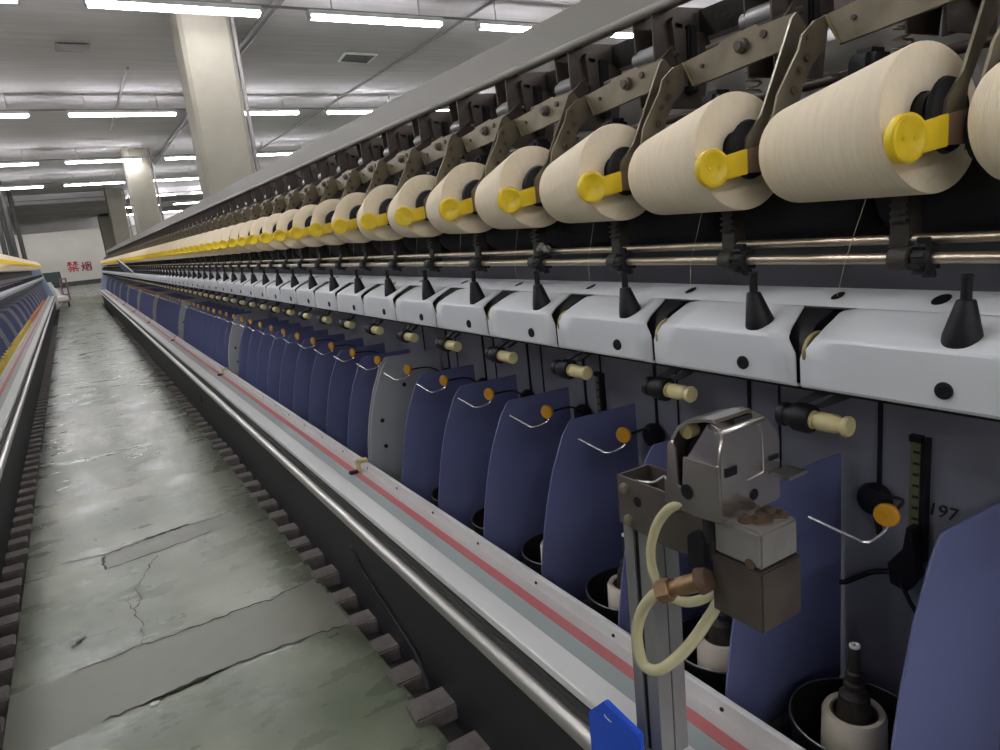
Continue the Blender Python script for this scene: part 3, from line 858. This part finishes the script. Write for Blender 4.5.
def make_cap(side, flip=False):
    MIR[0] = side == 'L'
    t = thing('cover_panel', 'x', 'cover panel', (2.92, 1.6, .93))
    rowsP = [(2.98, .94, 1.108, 2.08), (2.922, .93, 1.108, 2.08), (2.914, .918, 1.108, 2.08), (2.911, .79, 1.108, 2.08), (2.911, .765, 1.112, 2.072), (2.911, .708, 1.143, 2.022), (2.9125, .698, 1.147, 2.014), (2.918, .689, 1.151, 2.008), (2.928, .682, 1.156, 2.005),
             (2.940, .6775, 1.160, 2.004), (2.965, .662, 1.172, 2.004), (3.0, .646, 1.185, 2.006), (3.07, .622, 1.210, 2.012), (3.13, .602, 1.232, 2.020), (3.155, .594, 1.242, 2.012), (3.17, .589, 1.248, 1.985), (3.185, .584, 1.252, 1.955)]
    b = MB()
    n = 7
    vs = []
    for X, D, a, c in rowsP:
        for i in range(n):
            vs.append((X, a + (c - a) * i / (n - 1), D))
    fs = [(r * n + i, r * n + i + 1, (r + 1) * n + i + 1, (r + 1) * n + i) for r in range(len(rowsP) - 1) for i in range(n - 1)]
    b.add(vs, fs)
    o = build(b, 'panel', 'cap', t, smooth=22)
    md = o.modifiers.new('thickness', 'SOLIDIFY'); md.thickness = .012 * p; md.offset = 0
    # knob: oblique cone with a peg
    kx, km, kd = 3.0, 1.40, .646
    c = MB()
    n = 24
    ks_ = -.25 if flip else 1
    ringsK = [(0.015, .072, .0, .012), (0.0, .074, .0, .012), (-.02, .071, 0, .011), (-.15, .037, 0, -.012), (-.158, .033, 0, -.012), (-.160, .020, 0, -.012)]
    vs = []
    for dz, r, ox, om in ringsK:
        for i in range(n):
            a = 2 * PI * i / n
            vs.append((kx + ox + r * math.cos(a), km - om * 1.5 * ks_ + r * math.sin(a), kd + dz + (0.33 * -r * math.cos(a) if dz > -.01 else 0)))
    fs = [(k * n + i, k * n + (i + 1) % n, (k + 1) * n + (i + 1) % n, (k + 1) * n + i) for k in range(len(ringsK) - 1) for i in range(n)]
    fs += [tuple(range(n)), tuple((len(ringsK) - 1) * n + i for i in range(n))]
    c.add(vs, fs)
    kb = build(c, 'knob', 'black', t)
    c = MB(); c.lathe((kx, km + .018 * ks_, kd - .158), (0, 0, -1), [(0, .021), (.085, .020), (.088, .023), (.10, .023), (.104, .018)], 14)
    build(c, 'knob_peg', 'black', kb)
    c = MB(); c.lathe((2.908, 1.42, .848), (-1, 0, 0), [(0, .036), (.005, .037), (.012, .034), (.014, .02), (.010, .018)], 18)
    build(c, 'bolt', 'black', t)
    # feed wheel showing in the cut-out
    w = MB(); w.lathe((3.00, 2.05, .765), (.10, 1, 0), [(-.014, .06), (-.012, .095), (-.005, .10), (.005, .10), (.012, .095), (.014, .06)], 32)
    build(w, 'feed_wheel', 'plated', t)
    w = MB()
    w.profile([(3.19, .592), (3.06, .64), (2.985, .70), (2.94, .76), (2.94, .90), (3.0, .92), (3.03, .80), (3.19, .66)], 2.09, 2.24)
    build(w, 'cutout_lining', 'black', t)
    MIR[0] = False
    return t

def make_roller(side):
    MIR[0] = side == 'L'
    t = thing('guide_roller', 'x', 'guide roller', (3.0, 2.0, 1.12))
    r = MB(); r.lathe((3.0, 1.875, 1.12), (0, 1, 0), [(0, .030), (.004, .046), (.016, .052), (.03, .050), (.045, .037), (.055, .037), (.075, .047), (.17, .047), (.175, .034), (.19, .034), (.195, .047), (.22, .047)], 22)
    build(r, 'roller', 'roller', t)
    h = MB(); h.lathe((3.0, 2.075, 1.12), (0, 1, 0), [(0, .066), (.012, .074), (.09, .074), (.10, .06), (.14, .055), (.145, .062), (.18, .062), (.185, .05)], 20)
    build(h, 'holder', 'black', t)
    a = MB()
    for m_ in (1.86, 1.97):
        a.prism([(3.03, m_ + .18, 1.06), (3.03, m_ + .25, 1.07), (3.06, m_ + .05, .935), (3.06, m_ - .06, .935)], (.05, 0, 0))
    a.box(3.0, 3.1, 1.78, 2.25, .945, .965)
    build(a, 'bracket', 'black', t)
    MIR[0] = False
    return t

PLATE = [(4.085, 1.715), (3.36, 1.70), (3.335, 1.71), (3.25, 1.82), (3.19, 1.95), (3.12, 2.1), (3.065, 2.27), (3.02, 2.42), (2.975, 2.62), (2.945, 2.77), (2.915, 2.94), (2.905, 3.06), (2.905, 3.4), (4.085, 3.4)]
def make_plate(side, grey=False):
    MIR[0] = side == 'L'
    if not grey:
        b = MB(); b.prism([(x, 2.618, d) for x, d in PLATE], (0, .014, 0))
        t = build(b, 'divider_plate', 'blue', None, (3.5, 2.625, 3.4), bevel=.003, segs=1)
        t['category'] = 'divider plate'
    else:
        t = thing('section_divider', 'x', 'section divider', (3.5, 2.625, 3.4))
        for dm in (-.03, .06):
            b = MB(); b.prism([(x - .03 if x < 4 else x, 2.618 + dm, d - .10 if d < 2.9 else d) for x, d in PLATE], (0, .022, 0))
            build(b, 'plate', 'divgrey', t, bevel=.004)
        for x, d in ((3.12, 2.42), (3.12, 2.78), (3.5, 2.0)):
            b = MB(); b.cyl((x, 2.59, d), (x, 2.575, d), .028, 12); build(b, 'bolt', 'black', t)
    MIR[0] = False
    return t

def make_guide(side):
    MIR[0] = side == 'L'
    t = thing('yarn_guide', 'x', 'yarn guide', (3.27, 1.85, 1.66))
    b = MB(); b.lathe((3.27, 1.85, 1.65), (-.95, -.32, -.1), [(-.02, .03), (-.016, .058), (.0, .063), (.012, .058), (.018, .04)], 24)
    build(b, 'button', 'orange', t)
    w = MB(); w.tube([(3.29, 1.85, 1.70), (3.27, 1.855, 1.735), (3.20, 1.86, 1.755), (3.13, 1.86, 1.755), (3.10, 1.88, 1.75)], .007, 6)
    w.tube([(3.10, 1.88, 1.75), (3.09, 2.02, 1.725), (3.08, 2.16, 1.70)], .007, 6, smooth=False)
    build(w, 'wire', 'wire', t)
    s = MB(); s.tube([(3.29, 1.85, 1.66), (3.6, 1.95, 1.70), (3.95, 2.3, 1.88), (4.05, 2.35, 1.90)], .010, 6)
    build(s, 'stem', 'black', t)
    h = MB(); h.lathe((4.095, 2.37, 1.96), (-1, .1, 0), [(0, .10), (.05, .11), (.09, .09), (.10, .05)], 18)
    h.cyl((4.05, 2.37, 2.0), (4.05, 2.33, 2.2), .02, 8)
    build(h, 'holder', 'black', t)
    MIR[0] = False
    return t

def make_pot(side='R'):
    MIR[0] = side == 'L'
    t = thing('spindle_pot', 'x', 'spindle pot', (3.45, 2.125, 3.45))
    b = MB()
    b.lathe((3.45, 2.125, 0), (0, 0, 1), [(3.11, .352), (3.11, .362), (3.14, .362), (3.44, .33), (3.44, .30), (3.40, .30), (3.16, .345), (3.11, .352)], 40, caps=False)
    b.lathe((3.45, 2.125, 0), (0, 0, 1), [(3.40, .30), (3.44, .30)], 40)
    build(b, 'pot', 'pot', t)
    b = MB(); b.lathe((3.45, 2.125, 0), (0, 0, 1), [(3.106, .352), (3.102, .357), (3.106, .363), (3.115, .364)], 40, caps=False)
    build(b, 'rim', 'potrim', t)
    s = MB(); s.lathe((3.45, 2.125, 0), (0, 0, 1), [(3.42, .10), (3.10, .105), (3.02, .09), (2.95, .085), (2.93, .06), (2.91, .05), (2.90, .06), (2.87, .06), (2.86, .038), (2.84, .036), (2.82, .045), (2.80, .045), (2.79, .032), (2.63, .030)], 20)
    build(s, 'spindle', 'grime', t)
    s = MB(); s.lathe((3.45, 2.125, 0), (0, 0, 1), [(2.632, .031), (2.618, .031), (2.612, .022), (2.618, .010), (2.64, .009)], 16, caps=False)
    build(s, 'thread_eye', 'paper', t)
    MIR[0] = False
    return t

def make_bobbin(side='R'):
    t = thing('bobbin', 'x', 'bobbin', (3.45, 2.125, 3.40))
    b = MB(); b.lathe((3.45, 2.125, 0), (0, 0, 1), [(3.08, .128), (3.06, .135), (3.055, .165), (3.08, .178), (3.38, .185), (3.39, .13)], 36, caps=False)
    build(b, 'yarn', 'bobbin', t)
    b = MB(); b.lathe((3.45, 2.125, 0), (0, 0, 1), [(3.39, .129), (3.07, .129), (3.07, .118), (3.39, .118)], 30, caps=False)
    build(b, 'tube', 'rust', t)
    return t

pk = make_package('R', 3.24, -.25, .320)
cr = make_cradle('R')
cp = make_cap('R')
cpf = make_cap('R', True)                     # the nearest cover's knob is turned round
for a_, b_ in (('knob', 'knob'), ('knob_peg', 'knob_peg')):
    src = [o for o in cpf.children_recursive if o.name.split('.')[0] == a_][0]
    dst = [o for o in cp.children_recursive if o.name.split('.')[0] == b_][0]
    KNOB0 = globals().setdefault('KNOB0', []); KNOB0.append((src.data, dst.name))
for o in list(cpf.children_recursive): bpy.data.objects.remove(o)
bpy.data.objects.remove(cpf)
ro = make_roller('R')
pl = make_plate('R')
pg = make_plate('R', True)
yg = make_guide('R')
po = make_pot()
bo = make_bobbin()
# yarn strands between covers and packages are part of each package
index_children()

FAR = {'yarn_package': ('yarn', 'cone_core'), 'package_cradle': ('arm', 'cross_plate', 'lever'), 'cover_panel': ('panel', 'knob', 'bolt'), 'guide_roller': ('roller', 'holder', 'bracket'), 'yarn_guide': ('button', 'wire')}
def row(proto, ks, near, far, group, farfrom=22, skip=(), fargroup=None):
    base = proto.name.split('.')[0]
    used = False
    items = [k for k in ks if k not in skip]
    copies = []
    for i, k in enumerate(items):
        l = lab(i, near, far)
        g = group if i < 20 else (fargroup or 'far ' + group)
        if k == 0 and not used:
            proto['label'] = l; proto['group'] = g; used = True
            continue
        copies.append(copy_tree(proto, k, l, g, FAR.get(base) if k > farfrom else None))
    if not used:
        k = items[0]
        # move the prototype itself onto its first station and drop that copy
        c = copies.pop(0)
        proto['label'] = c['label']; proto['group'] = c['group']
        proto.location = c.location
        for ch in list(c.children_recursive): bpy.data.objects.remove(ch)
        bpy.data.objects.remove(c)
    return copies

row(pk, range(-1, KEND), '{} cream yarn package from the photo right edge, on the right machine', 'small cream yarn package in the crowded far part of the right machine row', 'yarn packages on the right machine')
for o in COL.objects:
    if o.get('label', '').startswith('first cream yarn package'):
        o['label'] = 'cream yarn package cut off by the right edge of the photo'
row(cr, range(-1, KEND), 'bent steel cradle with yellow lever at the {} yarn package from the photo right edge', 'small steel cradle with yellow lever in the far part of the right machine', 'package cradles on the right machine')
row(cp, range(0, KEND), '{} white cover panel with black knob from the photo right edge', 'small white cover panel with black knob in the far part of the right machine', 'cover panels on the right machine')
row(ro, range(0, KEND), '{} cream guide roller under the white covers, counting from the right', 'tiny guide roller under the covers in the far part of the right machine', 'guide rollers on the right machine', 14)
row(pl, range(-1, KEND), '{} blue curved divider plate from the photo right edge', 'small blue divider plate in the far part of the right machine', 'divider plates on the right machine', skip=DIV)
gd = row(pg, sorted(d for d in DIV if d < KEND), '{} grey-green section divider among the blue plates, counting from the right', 'x', 'section dividers on the right machine')
yg_c = row(yg, range(0, 60), '{} amber yarn guide button from the right, in front of the blue plates', 'tiny amber yarn guide button far down the right machine', 'yarn guides on the right machine', 10)
row(po, range(0, 6), '{} black spindle pot from the right, behind the white tray lip', 'x', 'spindle pots')
row(bo, range(0, 6), 'cream yarn bobbin standing in the {} spindle pot from the right', 'x', 'bobbins in the spindle pots')

for me_, nm in KNOB0:
    bpy.data.objects[nm].data = me_

# section clamps on the tray
def make_clamp():
    t = thing('tray_clamp', 'x', 'clamp', (2.77, 8.66, 3.06))
    b = MB(); b.box(2.70, 2.86, 8.62, 8.72, 2.90, 2.945); b.box(2.70, 2.745, 8.62, 8.72, 2.90, 3.06)
    build(b, 'clip', 'roller', t, bevel=.01)
    b = MB(); b.box(2.58, 2.70, 8.60, 8.68, 3.02, 3.06); build(b, 'foot', 'rubber', t, bevel=.01)
    return t
tc = make_clamp()
index_children()
for i in range(1, 8):
    copy_tree(tc, 10 * i, '%s cream clamp on the tray rail from the camera, at a grey divider' % ORD[i], 'tray clamps')
tc['label'] = 'nearest cream clamp over the red tape, at the first grey divider'; tc['group'] = 'tray clamps'

# lint lying on shafts and covers
for i, (x, m_, d, s) in enumerate([(3.30, 4.72, .25, .09), (3.1, 7.55, .575, .06)]):
    b = MB()
    pts = [(x + rnd.uniform(-.3, .3) * s, m_ + (j - 3) * s * .35, d + rnd.uniform(-.4, .1) * s) for j in range(7)]
    b.tube(pts, s * .28, 7)
    o = build(b, 'lint_tuft', 'lint', None, (x, m_, d))
    tag(o, ['grey lint tuft caught on the upper shaft of the right machine', 'pale lint tuft lying on a white cover panel'][i], 'lint')

# leaning navy panel on the far covers
t = thing('lid_panel', 'tilted navy panel with white edge standing on the far white covers', 'panel', (3.1, 46, .6))
b = MB(); b.prism([(2.95, 47.0, .64), (2.74, 56.5, -.22), (2.86, 56.5, .40), (2.95, 53.0, .64)], (.06, 0, 0)); build(b, 'board', 'navy', t)
b = MB(); b.prism([(2.95, 46.0, .645), (2.74, 56.0, -.26), (2.74, 56.6, -.24), (2.95, 47.2, .645)], (.08, 0, 0)); build(b, 'white_edge', 'cap', t)

# ------------------------------------------------------------------ left machine stations
pkL = make_package('L', 3.40, -.66, .49)
crL = make_cradle('L', 3.40, -.66, 2.92, -.62)
cpL = make_cap('L')
plL = make_plate('L')
pgL = make_plate('L', True)
index_children()
LA = 28
def rowL(proto, ks, label, group, keep=None):
    ks = list(ks)
    for i, k in enumerate(ks):
        if i == 0:
            proto.location.y += k * p; proto['label'] = label; proto['group'] = group
            base_k = k
        else:
            copy_tree(proto, k - base_k, label, group, keep)
rowL(pkL, range(22, 98), 'pale cream yarn package in the row on the left machine', 'yarn packages on the left machine')
rowL(crL, range(22, 98), 'steel cradle with yellow lever in the row on the left machine', 'package cradles on the left machine', ('arm', 'cross_plate', 'lever'))
rowL(cpL, range(18, 98), 'white cover panel in the row on the left machine', 'cover panels on the left machine', ('panel', 'bolt', 'knob'))
rowL(plL, [k for k in range(12, 98) if k % 5], 'blue divider plate in the row on the left machine', 'divider plates on the left machine')
rowL(pgL, [k for k in range(12, 98) if not k % 5], 'pale grey divider between blue plates on the left machine', 'section dividers on the left machine')
MIR[0] = True
for kind, mt, ks in (('yellow', 'yellowyarn', range(12, 48)), ('orange', 'orangeyarn', range(48, 80))):
    b = MB(); b.lathe((2.98, 2.125, 0), (0, 0, 1), [(2.72, .03), (2.71, .09), (2.74, .15), (3.40, .17), (3.42, .05)], 14)
    o = build(b, 'cone_bobbin', mt, None, (2.98, 2.125, 3.4))
    tag(o, 'small %s yarn cone in the row along the left machine tray' % kind, 'yarn cone')
    o['group'] = '%s yarn cones on the left machine' % kind
    y0 = o.location.y
    for i, k in enumerate(ks):
        c = o if i == 0 else o.copy()
        if i: COL.objects.link(c)
        c.location.y = y0 + k * p
MIR[0] = False

for o in list(COL.objects):
    if o.parent is None and ('left machine' in o.get('label', '') or 'left edge' in o.get('label', '')):
        y = o.location.y
        o.location.x += -SK * (y - 12 * p)
        o.rotation_euler.z += SK

# ------------------------------------------------------------------ end-of-aisle things
t = thing('hand_trolley', 'low steel trolley with upright brown handle past the left machine end', 'trolley', (-1.9, 106, EYE))
b = MB(); b.box(-2.9, -1.2, 103, 109, EYE - .75, EYE - .62); build(b, 'deck', 'cart', t)
for x, m_ in ((-2.7, 104), (-1.4, 104), (-2.7, 108), (-1.4, 108)):
    b = MB(); b.cyl((x - .08, m_, EYE - .31), (x + .08, m_, EYE - .31), .30, 14); build(b, 'wheel', 'rubber', t)
b = MB()
for x in (-1.85, -1.2): b.cyl((x, 109, EYE - .65), (x, 110.5, EYE - 3.6), .10, 8)
for z in (1.4, 2.4, 3.5): b.cyl((-1.85, 109 + z * .45, EYE - z), (-1.2, 109 + z * .45, EYE - z), .09, 8)
build(b, 'handle', 'cart', t)
def sack(x, m_, z, sx, sm, sz, label):
    b = MB()
    b.lathe((x, m_, 0), (0, 0, -1), [(-z, .3 * sx), (-z + .1 * sz, .48 * sx), (-z + .5 * sz, .5 * sx), (-z + .85 * sz, .42 * sx), (-z + sz, .2 * sx)], 14)
    o = build(b, 'sack', 'sack', None, (x, m_, z)); tag(o, label, 'sack', 'sacks past the left machine')
sack(-2.05, 106, EYE - .76, 1.5, 1, .75, 'white sack lying on the trolley past the left machine end')
sack(-2.9, 112, EYE, 1.5, 1, 2.4, 'tall white sack standing behind the trolley')
sack(-2.9, 101.9, EYE, 1.0, 1, 3.4, 'white sack standing against the left machine end')
t = thing('control_box', 'dark green control box standing beyond the left machine end', 'control box', (-3.0, 116, EYE))
b = MB(); b.box(-3.9, -1.7, 115, 117, EYE - 4.5, EYE - 2.6); build(b, 'body', 'greenbox', t, bevel=.05)
b = MB(); b.box(-3.3, -2.6, 115.6, 116.4, EYE - 2.6, EYE); build(b, 'leg', 'greenbox', t)
b = MB(); b.box(-3.6, -2.0, 114.95, 115, EYE - 4.3, EYE - 2.9); build(b, 'door', 'greenbox', t)
# dark posts on the left
for i, (x, y) in enumerate([(-1.88, 29.5), (-1.76, 30.4), (-1.62, 30.0), (-1.48, 32.0)]):
    b = MB(); b.cyl((x / p, y / p, EYE), (x / p, y / p, EYE - ZC / p), .08 / p, 10)
    o = build(b, 'dark_post', 'darkpost', None, (x / p, y / p, EYE))
    tag(o, 'dark vertical post rising behind the left machine, %s from the left' % ORD[i], 'post', 'dark posts behind the left machine')

# red characters on the back wall
def glyph(cx, zc, s, strokes, m, label):
    y = 55.97
    t = None
    b = MB()
    for x0, z0, x1, z1, w in strokes:
        a = Vector((cx + x0 * s, zc + z0 * s)); c = Vector((cx + x1 * s, zc + z1 * s))
        d = (c - a).normalized(); n = Vector((-d.y, d.x)) * w * s
        pts = [a - n, c - n, c + n, a + n]
        b.prism([(q.x / p, y / p, EYE - q.y / p) for q in pts], (0, .02 / p, 0))
    o = build(b, 'wall_sign', m, None, (cx / p, y / p, EYE - zc / p))
    tag(o, label, 'sign')
G1 = [(-.45, .40, -.05, .40, .05), (.05, .40, .45, .40, .05), (-.25, .5, -.25, .02, .05), (.25, .5, .25, .02, .05), (-.25, .35, -.48, .1, .045), (-.25, .35, -.02, .1, .045), (.25, .35, .02, .1, .045), (.25, .35, .48, .1, .045),
      (-.35, -.05, .35, -.05, .05), (-.48, -.2, .48, -.2, .05), (0, -.2, 0, -.5, .05), (-.2, -.3, -.38, -.48, .05), (.2, -.3, .38, -.48, .05)]
G2 = [(-.42, .2, -.42, -.05, .05), (-.28, .5, -.28, 0, .05), (-.28, 0, -.46, -.48, .05), (-.28, 0, -.12, -.35, .05), (-.14, .2, -.12, 0, .05), (0, .45, 0, -.5, .05), (.46, .45, .46, -.5, .05), (0, .45, .46, .45, .05), (0, -.45, .46, -.45, .05),
      (.08, .15, .40, .15, .05), (.23, .38, .10, -.3, .05), (.23, .1, .40, -.3, .05)]
glyph(0.0, 1.28, .70, G1, 'signred', 'bright red character painted on the pale back wall, left of the darker one')
glyph(.78, 1.22, .60, G2, 'signdark', 'dark maroon character on the pale back wall beside the right machine end')

# ------------------------------------------------------------------ the sensor unit standing on the tray rail
t = thing('yarn_splicer', 'steel splicer unit on an aluminium post with clear hose, in the right foreground', 'splicer', (2.35, 2.6, 3.03))
b = MB()
# extruded post with grooves on two faces
def post_section():
    x0, x1, m0_, m1_ = 2.25, 2.45, 2.50, 2.70
    g = .012
    return [(x0, m0_), (x0 + .095, m0_), (x0 + .095, m0_ + .012), (x0 + .105, m0_ + .012), (x0 + .105, m0_), (x1, m0_), (x1, m1_), (x0, m1_), (x0, m0_ + .125), (x0 + .05, m0_ + .125), (x0 + .05, m0_ + .085), (x0, m0_ + .085)]
b.prism([(x, m_, 1.50) for x, m_ in post_section()], (0, 0, 3.03 - 1.50 + .005))
post = build(b, 'post', 'extr', t)
b = MB(); b.box(2.262, 2.30, 2.587, 2.623, 1.52, 3.03); build(b, 'groove', 'black', post)
b = MB(); b.box(2.24, 2.445, 2.51, 2.71, 3.02, 3.029); build(b, 'foot', 'castal', post)
# hollow bracket
b = MB()
b.plate_x([(2.68, 1.35), (2.05, 1.35), (2.03, 1.60), (2.30, 1.64), (2.68, 1.62)], 2.212, 2.226)
b.plate_x([(2.68, 1.35), (2.05, 1.35), (2.05, 1.62), (2.68, 1.62)], 2.42, 2.435)
b.box(2.226, 2.42, 2.665, 2.68, 1.35, 1.62); b.box(2.226, 2.42, 2.05, 2.68, 1.49, 1.505)
br = build(b, 'bracket', 'gunmetal', t)
for m_, d in ((2.62, 1.41), (2.60, 1.58)):
    b = MB(); b.lathe((2.212, m_, d), (-1, 0, 0), [(0, .030), (.018, .028), (.024, .018)], 12); build(b, 'bolt', 'steel', br)
b = MB(); b.lathe((2.213, 2.53, 1.46), (-1, 0, 0), [(0, .028), (.003, .028)], 14); build(b, 'bolt_hole', 'black', br)
b = MB(); b.tube([(2.27, 2.60, 1.38), (2.30, 2.50, 1.37), (2.36, 2.48, 1.35), (2.33, 2.42, 1.38), (2.40, 2.34, 1.34)], .007, 7)
build(b, 'wire', 'wire', br)
# stainless head: curved back shell, hood, front leaf with its tongue
def outline(off):
    base = [(2.285, 1.385), (2.283, 1.22), (2.268, 1.11), (2.24, 1.04), (2.20, .98), (2.14, .94), (2.05, .918), (1.985, .912)]
    return [(m_ - off, d + off) for m_, d in base]
b = MB(); o1 = outline(0); o2 = outline(.012)
b.plate_x(o1 + o2[::-1], 2.188, 2.42)
build(b, 'back_shell', 'stainless', t)
b = MB(); b.plate_x([(2.265, 1.38), (2.262, 1.22), (2.245, 1.12), (2.19, 1.0), (2.12, .945), (1.97, .93), (1.97, 1.38)], 2.30, 2.415)
build(b, 'inner_body', 'rubber', t)
b = MB()
b.plate_x([(2.282, 1.372), (2.282, 1.255), (2.262, 1.25), (2.252, 1.09), (2.245, 1.065), (2.23, 1.05), (2.212, 1.055), (2.20, 1.085), (2.192, 1.26), (2.168, 1.26), (2.156, 1.11), (1.955, 1.11), (1.95, 1.372), (2.10, 1.386)], 2.166, 2.186)
lf = build(b, 'front_leaf', 'stainless', t, bevel=.004)
b = MB(); b.lathe((2.166, 2.135, 1.275), (-1, 0, 0), [(0, .036), (.004, .036)], 16); build(b, 'hole', 'black', lf)
# hood: pressed cap over the near half, its aisle side sloping back above the leaf
vs = [(2.17, 2.145, 1.105), (2.17, 1.952, 1.105), (2.20, 1.952, .962), (2.20, 2.035, .94),      # sloping aisle side
      (2.50, 1.952, .962), (2.43, 2.04, .90), (2.586, 1.952, 1.07), (2.586, 2.04, 1.06),
      (2.586, 1.952, 1.386), (2.586, 2.04, 1.386), (2.17, 1.952, 1.386), (2.19, 2.145, 1.386)]
b = MB()
b.add(vs, [(0, 1, 2, 3), (3, 2, 4, 5), (5, 4, 6, 7), (7, 6, 8, 9), (2, 1, 10, 8, 6, 4), (0, 3, 5, 7, 9, 11), (0, 11, 10, 1), (11, 9, 8, 10)])
hood = build(b, 'hood', 'stainless', t, bevel=.014, segs=3)
b = MB(); b.box(2.208, 2.28, 1.946, 1.954, 1.13, 1.17); build(b, 'slot', 'black', hood)
b = MB(); b.box(2.50, 2.56, 1.946, 1.954, 1.15, 1.172); build(b, 'slot', 'black', hood)
b = MB(); b.lathe((2.39, 1.953, 1.30), (0, -1, 0), [(0, .028), (.006, .026)], 14); build(b, 'plug', 'black', hood)
b = MB(); b.tube([(2.43, 1.951, .985), (2.452, 1.951, 1.03), (2.458, 1.951, 1.20), (2.452, 1.951, 1.212), (2.35, 1.951, 1.222)], .005, 6, smooth=False); build(b, 'seam', 'stainless', hood)
b = MB(); b.lathe((2.27, 2.20, 1.02), (-1, 0, 0), [(-.04, .03), (0, .036), (.03, .036), (.035, .02)], 14); build(b, 'inner_roller', 'roller', t)
b = MB(); b.box(2.50, 2.63, 1.85, 1.945, 1.225, 1.24); build(b, 'side_tab', 'stainless', t)
# aluminium block, lower steel block
b = MB(); b.box(2.21, 2.455, 1.775, 2.03, 1.375, 1.545); build(b, 'block', 'castal', t, bevel=.012)
b = MB(); b.box(2.205, 2.47, 1.77, 2.045, 1.553, 1.84); bl = build(b, 'valve_block', 'dsteel', t, bevel=.008)
b = MB(); b.lathe((2.205, 1.83, 1.53), (-1, 0, 0), [(0, .025), (.003, .025)], 12); build(b, 'bolt_hole', 'rust', bl)
for x, m_, r_ in ((2.32, 1.86, .055), (2.40, 1.88, .06), (2.27, 1.90, .035), (2.42, 1.83, .03)):
    b = MB(); b.lathe((x, m_, 1.376), (0, 0, -1), [(0, r_), (.010, r_ * .95), (.014, r_ * .5), (.03, r_ * .45)], 10); build(b, 'rusty_screw', 'rust', t)
# black nut plate and brass fitting
b = MB(); b.plate_x([(2.155, 1.50), (2.11, 1.462), (2.06, 1.455), (2.045, 1.48), (2.045, 1.64), (2.155, 1.66)], 2.165, 2.20); build(b, 'clamp_plate', 'black', t, bevel=.006)
b = MB(); b.box(2.175, 2.21, 2.035, 2.06, 1.38, 1.50); build(b, 'spacer', 'rubber', t)
ax = Vector((-.35, .75, .42)).normalized()
f0 = Vector((2.16, 2.02, 1.66))
def A(s): return tuple(f0 + ax * s)
b = MB(); b.lathe(f0, ax, [(0, .052), (.05, .062), (.055, .045)], 16); build(b, 'lock_nut', 'rust', t)
b = MB(); b.lathe(f0, ax, [(.05, .045), (.16, .045), (.165, .036), (.20, .036)], 18); fit = build(b, 'fitting', 'brass', t)
b = MB(); b.lathe(f0, ax, [(.20, .050), (.205, .055), (.27, .055), (.275, .048)], 6); build(b, 'hex_nut', 'brass', fit)
# hose loops
e0 = A(.27)
b = MB()
b.tube([e0, (2.06, 2.29, 1.83), (2.07, 2.37, 1.93), (2.09, 2.445, 2.07), (2.10, 2.47, 2.19), (2.10, 2.43, 2.30), (2.12, 2.33, 2.28), (2.20, 2.22, 2.137), (2.30, 2.168, 1.993), (2.36, 2.165, 1.94), (2.42, 2.12, 1.82)], .030, 12)
build(b, 'hose', 'hose', t)
b = MB()
b.tube([(2.20, 2.12, 1.345), (2.185, 2.20, 1.36), (2.165, 2.27, 1.41), (2.15, 2.335, 1.51), (2.15, 2.385, 1.66), (2.15, 2.37, 1.78), (2.16, 2.30, 1.86), (2.19, 2.20, 1.87), (2.24, 2.12, 1.83), (2.30, 2.09, 1.78)], .025, 12)
build(b, 'hose', 'hose', t)

# bright blue box hanging on the tube below the splicer
t = thing('blue_cover', 'bright blue plastic cover over the bumper tube at the bottom edge', 'cover', (2.15, 2.7, 3.6))
b = MB(); b.prism([(2.10, 2.97, 2.92), (2.10, 2.80, 2.74), (2.10, 2.51, 2.78), (2.10, 2.51, 3.6), (2.10, 2.97, 3.6)], (.035, 0, .0))
build(b, 'shell', 'bluebox', t, bevel=.006, segs=2)
b = MB(); b.box(2.134, 2.24, 2.60, 2.90, 3.16, 3.205); build(b, 'hook', 'bluebox', t, bevel=.006)
b = MB(); b.tube([(2.098, 2.80, 2.83), (2.094, 2.79, 2.835), (2.094, 2.74, 2.84)], .004, 6); build(b, 'scratch_clip', 'wire', t)

# ------------------------------------------------------------------ camera, world, view
f = 690.23
R = [[0.8472777015580335, -0.19750685124547265, 0.49306342406797365], [-0.5212546836259568, -0.13083644990558035, 0.8433121475314512], [0.10204925889265107, 0.9715311971764999, 0.2138061778159307]]
right = Vector((R[0][0], R[1][0], -R[2][0])); down = Vector((R[0][1], R[1][1], -R[2][1])); fwd = Vector((R[0][2], R[1][2], -R[2][2]))
cam = bpy.data.cameras.new('camera'); co = bpy.data.objects.new('camera', cam); COL.objects.link(co)
m4 = Matrix.Identity(4)
for i in range(3):
    m4[i][0] = right[i]; m4[i][1] = -down[i]; m4[i][2] = -fwd[i]
m4[0][3], m4[1][3], m4[2][3] = 0, 0, H
co.matrix_world = m4
cam.sensor_fit = 'HORIZONTAL'; cam.sensor_width = 36.0; cam.lens = f / 1000 * 36.0
cam.clip_start = 0.02; cam.clip_end = 200
scene.camera = co
w = bpy.data.worlds.new('world'); scene.world = w; w.use_nodes = True
w.node_tree.nodes['Background'].inputs['Color'].default_value = (0.5, 0.52, 0.55, 1)
w.node_tree.nodes['Background'].inputs['Strength'].default_value = 0.02
vs = scene.view_settings
vs.view_transform = 'Standard'; vs.look = 'None'; vs.exposure = 1.6; vs.gamma = 1.0; vs.use_curve_mapping = False
try:
    scene.cycles.use_denoising = True
    scene.cycles.max_bounces = 6
    scene.cycles.diffuse_bounces = 4
    scene.cycles.glossy_bounces = 3
    scene.cycles.sample_clamp_indirect = 6.0
except Exception:
    pass
for o in scene.objects:
    if '_o' in o: del o['_o']
